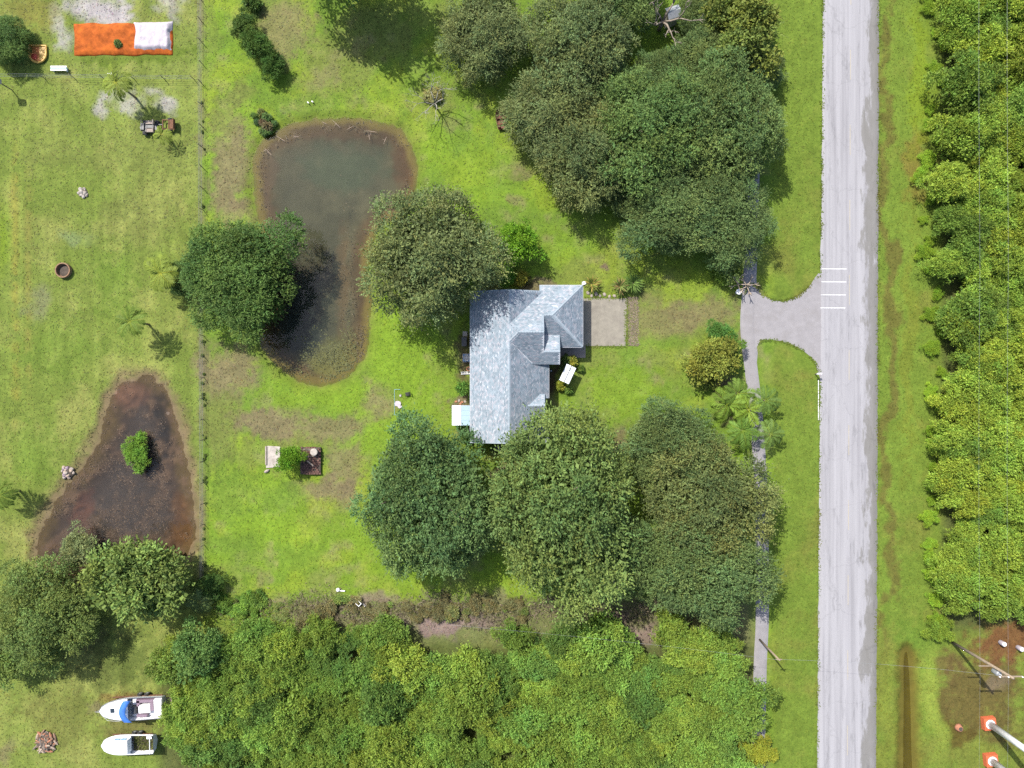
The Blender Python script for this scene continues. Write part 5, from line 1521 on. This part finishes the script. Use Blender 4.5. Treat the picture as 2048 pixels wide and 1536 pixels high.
MB().prism([(-.75, -1.3), (.9, -1.2), (.95, 1.25), (-.6, 1.35)], -.02, .10).build('slab', M['old_concrete'], t)
MB().box((-.72, .2, .14), (.16, 2.2, .22)).build('kerb', M['stone'], t)
o = MB().lathe([(.16, 0), (.24, .08), (.18, .22), (.05, .28)], 9, (0, 0, 0), 1.6, .8).build('rock', M['stone'], None, P(534, 942, 0), .5)
tag(o, 'pale rock at the lower corner of the concrete pad', 'rock')

# small dark red open boat at the grove edge
def hull(mb, L, B, D, bow, n=12, zb=0.0, flare=.8, square=.85, blunt=0.0):
    """Open hull shell: bow at +x; returns sheer points (port list, starboard list)."""
    port, star = [], []
    rows = []
    for i in range(n + 1):
        t_ = i / n
        x = -L / 2 + L * t_
        w_ = B / 2 * (square + (1 - square) * min(1, t_ * 2.2)) if t_ < 1 - bow else B / 2 * max(blunt, math.sqrt(max(0, 1 - ((t_ - (1 - bow)) / bow) ** 2)))
        sheer = zb + D * (1 + .16 * t_ ** 2)
        keel = zb + D * .45 * max(0, (t_ - .7) / .3) ** 2
        rows.append([(x, -w_, sheer), (x, -w_ * flare, keel + D * .35), (x, 0, keel), (x, w_ * flare, keel + D * .35), (x, w_, sheer)])
        star.append((x, -w_, sheer)); port.append((x, w_, sheer))
    vs = [p for r_ in rows for p in r_]
    fs = [(i * 5 + k_, (i + 1) * 5 + k_, (i + 1) * 5 + k_ + 1, i * 5 + k_ + 1) for i in range(n) for k_ in range(4)]
    fs.append((0, 1, 2, 3, 4))
    mb.add(vs, fs)
    return port, star


t = tag(empty('rowing_boat', P(1002, 240, 0), R(97)), 'small dark red open boat lying at the western edge of the grove', 'boat')
m = MB(); pt, st_ = hull(m, 2.5, 1.15, .42, .45, square=.8)
m.build('hull', M['maroon'], t)
MB().tube(pt + st_[::-1], .035, 5).build('gunwale', M['maroon'], t)
for x in (-.55, .15):
    MB().box((x, 0, .34), (.24, .95, .05)).build('thwart', M['rust'], t)
MB().box((-.1, 0, .12), (1.9, .6, .05)).build('floor_board', M['maroon'], t)
MB().box((-.75, .3, .2), (.4, .3, .2)).build('locker', M['rust'], t)

# ------------------------------------------------------------------ pasture things on the left
def wheel_set(t, pts, r_, w_, m_='rubber'):
    for x, y in pts:
        o = MB().tube([(x, y - w_ / 2, r_), (x, y + w_ / 2, r_)], r_, 14).build('wheel', M[m_], t)
        MB().tube([(x, y - w_ / 2 - .01, r_), (x, y + w_ / 2 + .01, r_)], r_ * .5, 10).build('rim', M['grey_metal'], o)


def trailer(t, L, B):
    for sy in (-1, 1):
        MB().box((0, sy * B * .36, .42), (L * .85, .1, .12)).build('trailer_rail', M['rust'], t)
    MB().box((L * .46, 0, .42), (L * .16, .12, .1)).build('tongue', M['rust'], t)
    for x in (-L * .3, 0, L * .3):
        MB().box((x, 0, .40), (.1, B * .8, .08)).build('cross_member', M['rust'], t)
    wheel_set(t, [(-L * .16, -B * .44), (-L * .16, B * .44), (-L * .04, -B * .44), (-L * .04, B * .44)], .33, .2)


def deck_cap(port, star, i0, i1, dz, m, name, t, inset=0.06):
    pts = [(x, y - math.copysign(inset, y), z + dz) for x, y, z in port[i0:i1 + 1]] + [(x, y + inset, z + dz) for x, y, z in star[i0:i1 + 1][::-1]]
    mb = MB()
    n_ = i1 - i0 + 1
    mb.add(pts, [(k_, k_ + 1, 2 * n_ - 2 - k_, 2 * n_ - 1 - k_) for k_ in range(n_ - 1)])
    return mb.build(name, m, t)


# large cabin cruiser
c0 = P(265, 1416, 1.6)
t = tag(empty('motor_boat', (c0.x, c0.y, 0), math.pi + R(3)), 'larger white boat with blue canvas parked on the grass', 'boat')
Lb, Bb, Db = 7.3, 2.65, 1.35
m = MB(); pt, st_ = hull(m, Lb, Bb, Db, .52, 20, zb=.5, square=.94)
m.build('hull', M['gelcoat'], t, smooth=False)
MB().tube(pt, .05, 5).build('rub_rail', M['grey_metal'], t); MB().tube(st_, .05, 5).build('rub_rail', M['grey_metal'], t)
fdk = deck_cap(pt, st_, 11, 20, .03, M['gelcoat'], 'foredeck', t)
hz = 1.95
hb = MB().box((2.1, 0, hz + .08), (.5, .5, .08)).build('hatch', M['dark_glass'], t)
MB().box((2.1, 0, hz + .06), (.64, .64, .06)).build('frame', M['white_trim'], hb)
MB().box((1.3, .02, hz + .02), (1.6, .95, .16), taper=.85).build('cabin_top', M['gelcoat'], t)
cs = MB()          # blue canvas: a crescent shaped bimini
arc = np.linspace(-1.25, 1.25, 13); up1 = []; lo1 = []
for a_ in arc:
    y = a_ * 1.0
    up1.append((.95 - .45 * (a_ / 1.25) ** 2, y, 2.75 - .22 * (a_ / 1.25) ** 2)); lo1.append((.15 - .55 * (a_ / 1.25) ** 2, y, 2.85 - .25 * (a_ / 1.25) ** 2))
cs.add(up1 + lo1 + [(x, y, z - .05) for x, y, z in up1 + lo1], [(i, i + 1, 14 + i, 13 + i) for i in range(12)] + [(26 + i, 39 + i, 40 + i, 27 + i) for i in range(12)] + [(i, 26 + i, 27 + i, i + 1) for i in range(12)] + [(13 + i, 14 + i, 40 + i, 39 + i) for i in range(12)])
cs.build('canvas', M['blue_canvas'], t, smooth=True)
for sy in (-1, 1):
    MB().tube([(.2, sy * 1.2, 1.9), (.3, sy * 1.2, 2.6)], .025, 5).build('canopy_strut', M['grey_metal'], t)
MB().box((-1.7, 0, 1.35), (3.5, 2.15, .06)).build('cockpit_floor', M['gelcoat'], t)
MB().box((-.25, .2, 1.62), (.6, 1.0, .5), taper=.8).build('helm_console', M['dark_metal'], t)
MB().box((-1.55, .05, 1.66), (1.35, .95, .5)).build('engine_box', M['gelcoat'], t)
for c_, d_ in (((-1.6, -.85, 1.66), (2.2, .35, .5)), ((-2.45, -.2, 1.66), (.4, 1.1, .5)), ((-.85, -.6, 1.66), (.35, .7, .5)), ((-1.2, .85, 1.66), (1.3, .3, .45))):
    MB().box(c_, d_, taper=.92).build('seat', M['vinyl'], t)
MB().box((-3.1, 0, 1.72), (.9, 2.0, .3), taper=.95).build('stern_deck', M['gelcoat'], t)
MB().box((-3.95, .1, .75), (.55, 1.5, .08)).build('swim_platform', M['light_wood'], t)
MB().tube([(3.6, -.1, 2.06), (4.15, 0, 2.12), (3.6, .1, 2.06)], .04, 5).build('bow_pulpit', M['grey_metal'], t)
for sy in (-1, 1):
    MB().tube([(3.5, sy * .35, 2.0), (2.6, sy * 1.0, 2.3), (1.2, sy * 1.22, 2.25)], .02, 5).build('bow_rail', M['grey_metal'], t)
trailer(t, 7.0, 2.4)

# smaller boat with white cabin and overgrown cockpit
c0 = P(257, 1488, 1.3)
t = tag(empty('cabin_boat', (c0.x, c0.y, 0), math.pi + R(1)), 'smaller white boat with weedy open cockpit parked below the larger boat', 'boat')
m = MB(); pt, st_ = hull(m, 6.0, 2.25, 1.05, .38, 18, zb=.4, square=.95, blunt=.0)
m.build('hull', M['gelcoat'], t)
MB().tube(pt, .06, 5).build('rub_rail', M['white_trim'], t); MB().tube(st_, .06, 5).build('rub_rail', M['white_trim'], t)
deck_cap(pt, st_, 8, 18, .02, M['gelcoat'], 'foredeck', t)
cab = MB().box((.55, -.12, 1.85), (2.0, 1.65, .75), taper=.9).build('cabin', M['gelcoat'], t)
MB().add([(1.62, -.85, 1.95), (1.62, .62, 1.95), (1.22, .55, 2.26), (1.22, -.78, 2.26)], [(0, 1, 2, 3)]).add([(1.64, -.85, 1.90), (1.64, .62, 1.90), (1.24, .55, 2.21), (1.24, -.78, 2.21)], [(3, 2, 1, 0)]).build('windshield', M['blue_glass'], cab)
for x in (.15, .9):
    MB().box((x, -.93, 1.95), (.6, .05, .3)).build('side_window', M['blue_glass'], cab)
    MB().box((x, .68, 1.95), (.6, .05, .3)).build('side_window', M['blue_glass'], cab)
MB().box((-1.65, 0, .95), (2.5, 1.9, .08)).build('cockpit_floor', M['soil'], t)
rs = np.random.RandomState(9); nl = 700
q = np.stack([rs.uniform(-2.8, -.5, nl), rs.uniform(-.85, .85, nl), np.full(nl, 1.0)], -1)
V_, C_ = leaves_from(q, unit(rs.normal(size=(nl, 3)) + np.array([0, 0, .6])), rs.uniform(.12, .28, nl), rs.uniform(.03, .07, nl), rs, np.array([.11, .125, .035]) * rs.uniform(.6, 1.5, nl)[:, None])
wd = link('weeds', np_mesh('weeds', V_, np.arange(len(V_)).reshape(-1, 4), C_), M['grass'], t); wd['kind'] = 'stuff'
MB().tube([(-2.85, -1.0, 1.5), (-2.85, -1.0, 1.95), (-2.85, .9, 1.95), (-2.85, .9, 1.5)], .05, 6).build('stern_arch', M['white_trim'], t)
MB().box((-2.6, -.85, 1.55), (.6, .3, .12)).build('stern_locker', M['gelcoat'], t)
trailer(t, 5.6, 2.0)

# utility cart and rusty trailer
c0 = P(300, 254, .6)
t = tag(empty('utility_cart', (c0.x, c0.y, 0), math.pi), 'dark utility cart with two beige seats beside the rusty trailer', 'utility cart')
wheel_set(t, [(-.72, -.68), (-.72, .68), (.72, -.68), (.72, .68)], .30, .26)
MB().box((0, 0, .45), (1.75, 1.05, .3)).build('chassis', M['dark_metal'], t)
MB().box((.85, 0, .62), (.5, .95, .3), taper=.8).build('hood', M['dark_metal'], t)
for sy in (-.48, .48):
    MB().box((-.1, sy, .76), (1.05, .42, .16), taper=.93).build('seat', M['beige'], t)
    MB().box((-.62, sy, .98), (.12, .4, .42), rx=0).build('backrest', M['beige'], t)
MB().box((-.05, 0, .72), (.9, .35, .1)).build('console', M['dark_metal'], t)
sw = MB().tube([(.45 + .05 * math.cos(a_), .4 + .17 * math.cos(a_), .98 + .15 * math.sin(a_)) for a_ in np.linspace(0, 6.28, 13)], .018, 5).build('steering_wheel', M['rubber'], t)
for sx in (-.75, .6):
    MB().tube([(sx, -.6, .5), (sx, -.55, 1.45), (sx, .55, 1.45), (sx, .6, .5)], .025, 6).build('roll_bar', M['dark_metal'], t)
MB().tube([(1.15, -.4, .45), (1.22, 0, .5), (1.15, .4, .45)], .03, 6).build('bumper', M['grey_metal'], t)
t = tag(empty('utility_trailer', P(341, 252, 0), 0), 'rusty brown trailer frame beside the utility cart', 'trailer')
for sy in (-.55, .55):
    MB().box((0, sy, .45), (1.5, .09, .12)).build('rail', M['rust'], t)
for sx in (-.7, .0, .7):
    MB().box((sx, 0, .44), (.09, 1.15, .1)).build('cross_member', M['rust'], t)
MB().box((.45, 0, .53), (.6, 1.0, .05)).build('bed', M['rust'], t)
MB().box((.78, 0, .75), (.06, 1.15, .5)).build('tailgate', M['rust'], t)
MB().box((-.95, 0, .45), (.6, .08, .08)).build('tongue', M['dark_metal'], t)
wheel_set(t, [(.1, -.68), (.1, .68)], .28, .18)

# tarps
def tarp(name, x0, y0, x1, y1, z, amp, m_, seed, label, n=40):
    a, b = P(x0, y1, 0), P(x1, y0, 0)
    X, Y = np.meshgrid(np.linspace(a.x, b.x, n), np.linspace(a.y, b.y, n // 2))
    ed = np.minimum.reduce([X - a.x, b.x - X, Y - a.y, b.y - Y])
    wob = (fbm(X, Y, 1.2, seed, 4) - .5)
    Zt = z * sstep(0, .5, ed) + .03 + amp * wob * sstep(-.1, .4, ed) + amp * .5 * np.abs(np.sin(X * 3 + wob * 9)) * sstep(0, .4, ed)
    X = X + (fbm(X, Y, 2.0, seed + 9, 3) - .5) * .35; Y = Y + (fbm(X, Y, 1.6, seed + 19, 3) - .5) * .35
    ny_, nx_ = X.shape; id_ = np.arange(nx_ * ny_).reshape(ny_, nx_)
    f_ = np.stack([id_[:-1, :-1], id_[:-1, 1:], id_[1:, 1:], id_[1:, :-1]], -1).reshape(-1, 4)
    top_ = np.stack([X, Y, Zt], -1).reshape(-1, 3); bot = top_ * [1, 1, 0] + [0, 0, .004]
    nv = nx_ * ny_
    per = np.concatenate([id_[0, :-1], id_[:-1, -1], id_[-1, :0:-1], id_[:0:-1, 0]])
    sidef = np.stack([per, per + nv, np.roll(per, -1) + nv, np.roll(per, -1)], -1)
    me = np_mesh(name, np.concatenate([top_, bot]), np.concatenate([f_, f_[:, ::-1] + nv, sidef]))
    return tag(link(name, me, m_, None, smooth=True), label, 'tarp')


tarp('orange_tarp', 149, 47, 346, 111, .12, .25, M['orange'], 5, 'bright orange tarp spread over the ground at upper left')
tarp('white_tarp', 268, 44, 346, 103, .42, .22, M['white_tarp'], 8, 'wrinkled white tarp covering the right end of the orange tarp')
# yellow raft: shield shaped float with raised rim
t = tag(empty('toy_raft', P(78, 109, 0)), 'yellow and orange shield shaped raft on the pasture', 'raft')
out_ = [(-1.0, .95), (1.0, .95), (1.0, .0)] + [(math.cos(a_) * 1.0, -.05 + 1.0 * math.sin(a_)) for a_ in np.linspace(-.1, -3.04, 9)] + [(-1.0, .0)]
MB().prism(out_, .02, .18).build('mat', M['orange_vinyl'], t)
MB().tube([(x, y, .2) for x, y in out_] + [(*out_[0], .2)], .12, 8).build('rim_tube', M['yellow'], t, smooth=True)
MB().prism([(.2, .8), (.85, .8), (.85, -.35), (.45, -.7), (.2, -.75)], .18, .23).build('side_panel', M['yellow'], t)
MB().lathe([(.36, .18), (.36, .24), (.2, .26)], 14, (-.42, -.35, 0)).build('emblem', M['red_vinyl'], t)
t = tag(empty('garden_bench', P(122, 140, 0)), 'pale teal and white bench beside the wire fence', 'bench')
for i in range(3):
    MB().box((0, -.2 + i * .2, .45), (1.9, .16, .05)).build('seat_slat', M['teal' if i == 1 else 'white_trim'], t)
for sx in (-.8, .8):
    MB().box((sx, 0, .21), (.08, .5, .42)).build('leg', M['white_trim'], t)
t = tag(empty('water_barrel', P(228, 153, 0)), 'blue barrel at the wire fence', 'barrel')
MB().lathe([(.27, 0), (.3, .1), (.32, .4), (.3, .75), (.27, .85)], 16).build('body', M['blue_plastic'], t, smooth=True); MB().lathe([(.28, .85), (.28, .88), (.05, .89)], 14).build('lid', M['grey_metal'], t)
t = tag(empty('nest_box', P(24, 180, 0)), 'pinkish white nest box on a post at the left edge', 'nest box')
MB().tube([(0, 0, -.1), (0, 0, 2.2)], .06, 7).build('post', M['wood'], t); MB().box((0, 0, 2.4), (.75, .5, .45)).build('box', M['white_tarp'], t)
for sgn in (-1, 1):
    MB().add([(-.45, 0, 2.85), (.45, 0, 2.85), (.45, sgn * .38, 2.58), (-.45, sgn * .38, 2.58), (-.45, 0, 2.80), (.45, 0, 2.80), (.45, sgn * .38, 2.53), (-.45, sgn * .38, 2.53)], [(0, 1, 2, 3), (7, 6, 5, 4), (0, 4, 5, 1), (2, 6, 7, 3), (1, 5, 6, 2), (0, 3, 7, 4)]).build('roof_board', M['white_tarp'], t)
# fire ring, stones, heaps
t = tag(empty('fire_ring', P(130, 541.5, 0)), 'round rusty brown ring on the left pasture', 'fire ring')
MB().lathe([(.84, 0), (.90, .05), (.90, .5), (.78, .5), (.76, .06)], 28).build('wall', M['clay_ring'], t, smooth=False)
MB().lathe([(.76, .05), (.4, .12), (.05, .1)], 18).build('ash', M['soil'], t)


def heap(name, px, py, r_, h, n_, m_list, label, cat, seed, piece='stone', long=1.0):
    rr = random.Random(seed); t = tag(empty(name, P(px, py, 0)), label, cat)
    MB().lathe([(r_, 0), (r_ * .7, h * .5), (r_ * .2, h * .8)], 12).build('core', M['soil'], t)
    for i in range(n_):
        a_ = rr.uniform(0, 6.28); q = math.sqrt(rr.random()) * r_
        s = rr.uniform(.12, .26)
        o = MB().lathe([(s * .7, -s * .4), (s, 0), (s * .7, s * .45), (s * .2, s * .55)], 7, (0, 0, 0), long, 1 / long ** .5).build(piece, m_list[i % len(m_list)], t)
        o.location = (q * math.cos(a_), q * math.sin(a_), h * .8 * (1 - q / r_) + .06); o.rotation_euler = (rr.uniform(-.5, .5), rr.uniform(-.5, .5), rr.uniform(0, 6))
    return t


heap('stone_pile', 167, 386, .55, .25, 22, [M['stone'], M['old_concrete']], 'small pale stone pile on the left pasture', 'stone pile', 2)
heap('brush_pile', 92, 1483, 1.25, .55, 60, [M['terracotta'], M['wood'], M['light_wood'], M['mulch']], 'round brown brush pile left of the boats', 'brush pile', 4, 'stick', 2.6)
heap('stone_pile', 136, 944, .75, .35, 26, [M['light_wood'], M['stone'], M['vinyl']], 'pinkish stone pile on the dark pond west bank', 'stone pile', 6)
t = tag(empty('tree_stump', P(1917, 1455, 0)), 'rotten orange brown stump near the ditch', 'stump')
MB().lathe([(.5, 0), (.38, .12), (.32, .4), (.28, .42)], 12).build('trunk', M['terracotta'], t, smooth=True); MB().lathe([(.26, .40), (.24, .43), (.05, .43)], 12).build('cut_face', M['soil'], t)
for px, py, lab in ((2000, 1284, 'left white drum at the woodland corner'), (2035, 1294, 'right white drum at the woodland corner')):
    t = tag(empty('white_drum', P(px, py, 0)), lab, 'drum'); MB().lathe([(.25, 0), (.28, .05), (.28, .75), (.25, .8)], 12).build('body', M['white_tarp'], t, smooth=True); MB().lathe([(.24, .8), (.2, .82), (.03, .82)], 12).build('lid', M['white_trim'], t)
# corner of a small roof in the northern grove
c0 = P(1348, 22, 2.6)
t = tag(empty('small_outbuilding', (c0.x, c0.y, 0), .3), 'small pale grey roof glimpsed in the northern grove gap', 'outbuilding')
MB().box((0, 0, 1.15), (1.3, 1.1, 2.3)).build('wall', M['stucco'], t)
for sgn in (-1, 1):
    pts = [(-.8, 0, 2.7), (.8, 0, 2.7), (.8, sgn * .7, 2.35), (-.8, sgn * .7, 2.35)]
    MB().slab(pts if sgn < 0 else pts[::-1], .06).build('roof_panel', M['grey_metal'], t)
# pale twigs floating at the pond's north edge
for i, (px, py) in enumerate([(672, 247), (648, 245), (742, 262), (738, 272), (531, 300), (536, 303), (560, 276), (700, 255), (590, 272), (770, 280)]):
    rr = random.Random(i); m = MB(); L_ = rr.uniform(.3, .7)
    a_ = rr.uniform(0, 3.14); d_ = Vector((math.cos(a_), math.sin(a_), 0)) * L_
    m.tube([-d_, Vector((0, 0, .03)), d_], [.02, .03, .012], 5); m.tube([Vector((0, 0, .02)), Vector((-d_.y, d_.x, .05)) * .7], [.02, .01], 5)
    tag(m.build('driftwood', M['light_wood'], None, P(px, py, 0) + Vector((0, 0, WATER_Z + .01))), 'pale forked stick floating near the pond northern rim', 'stick', 'sticks in the pond')
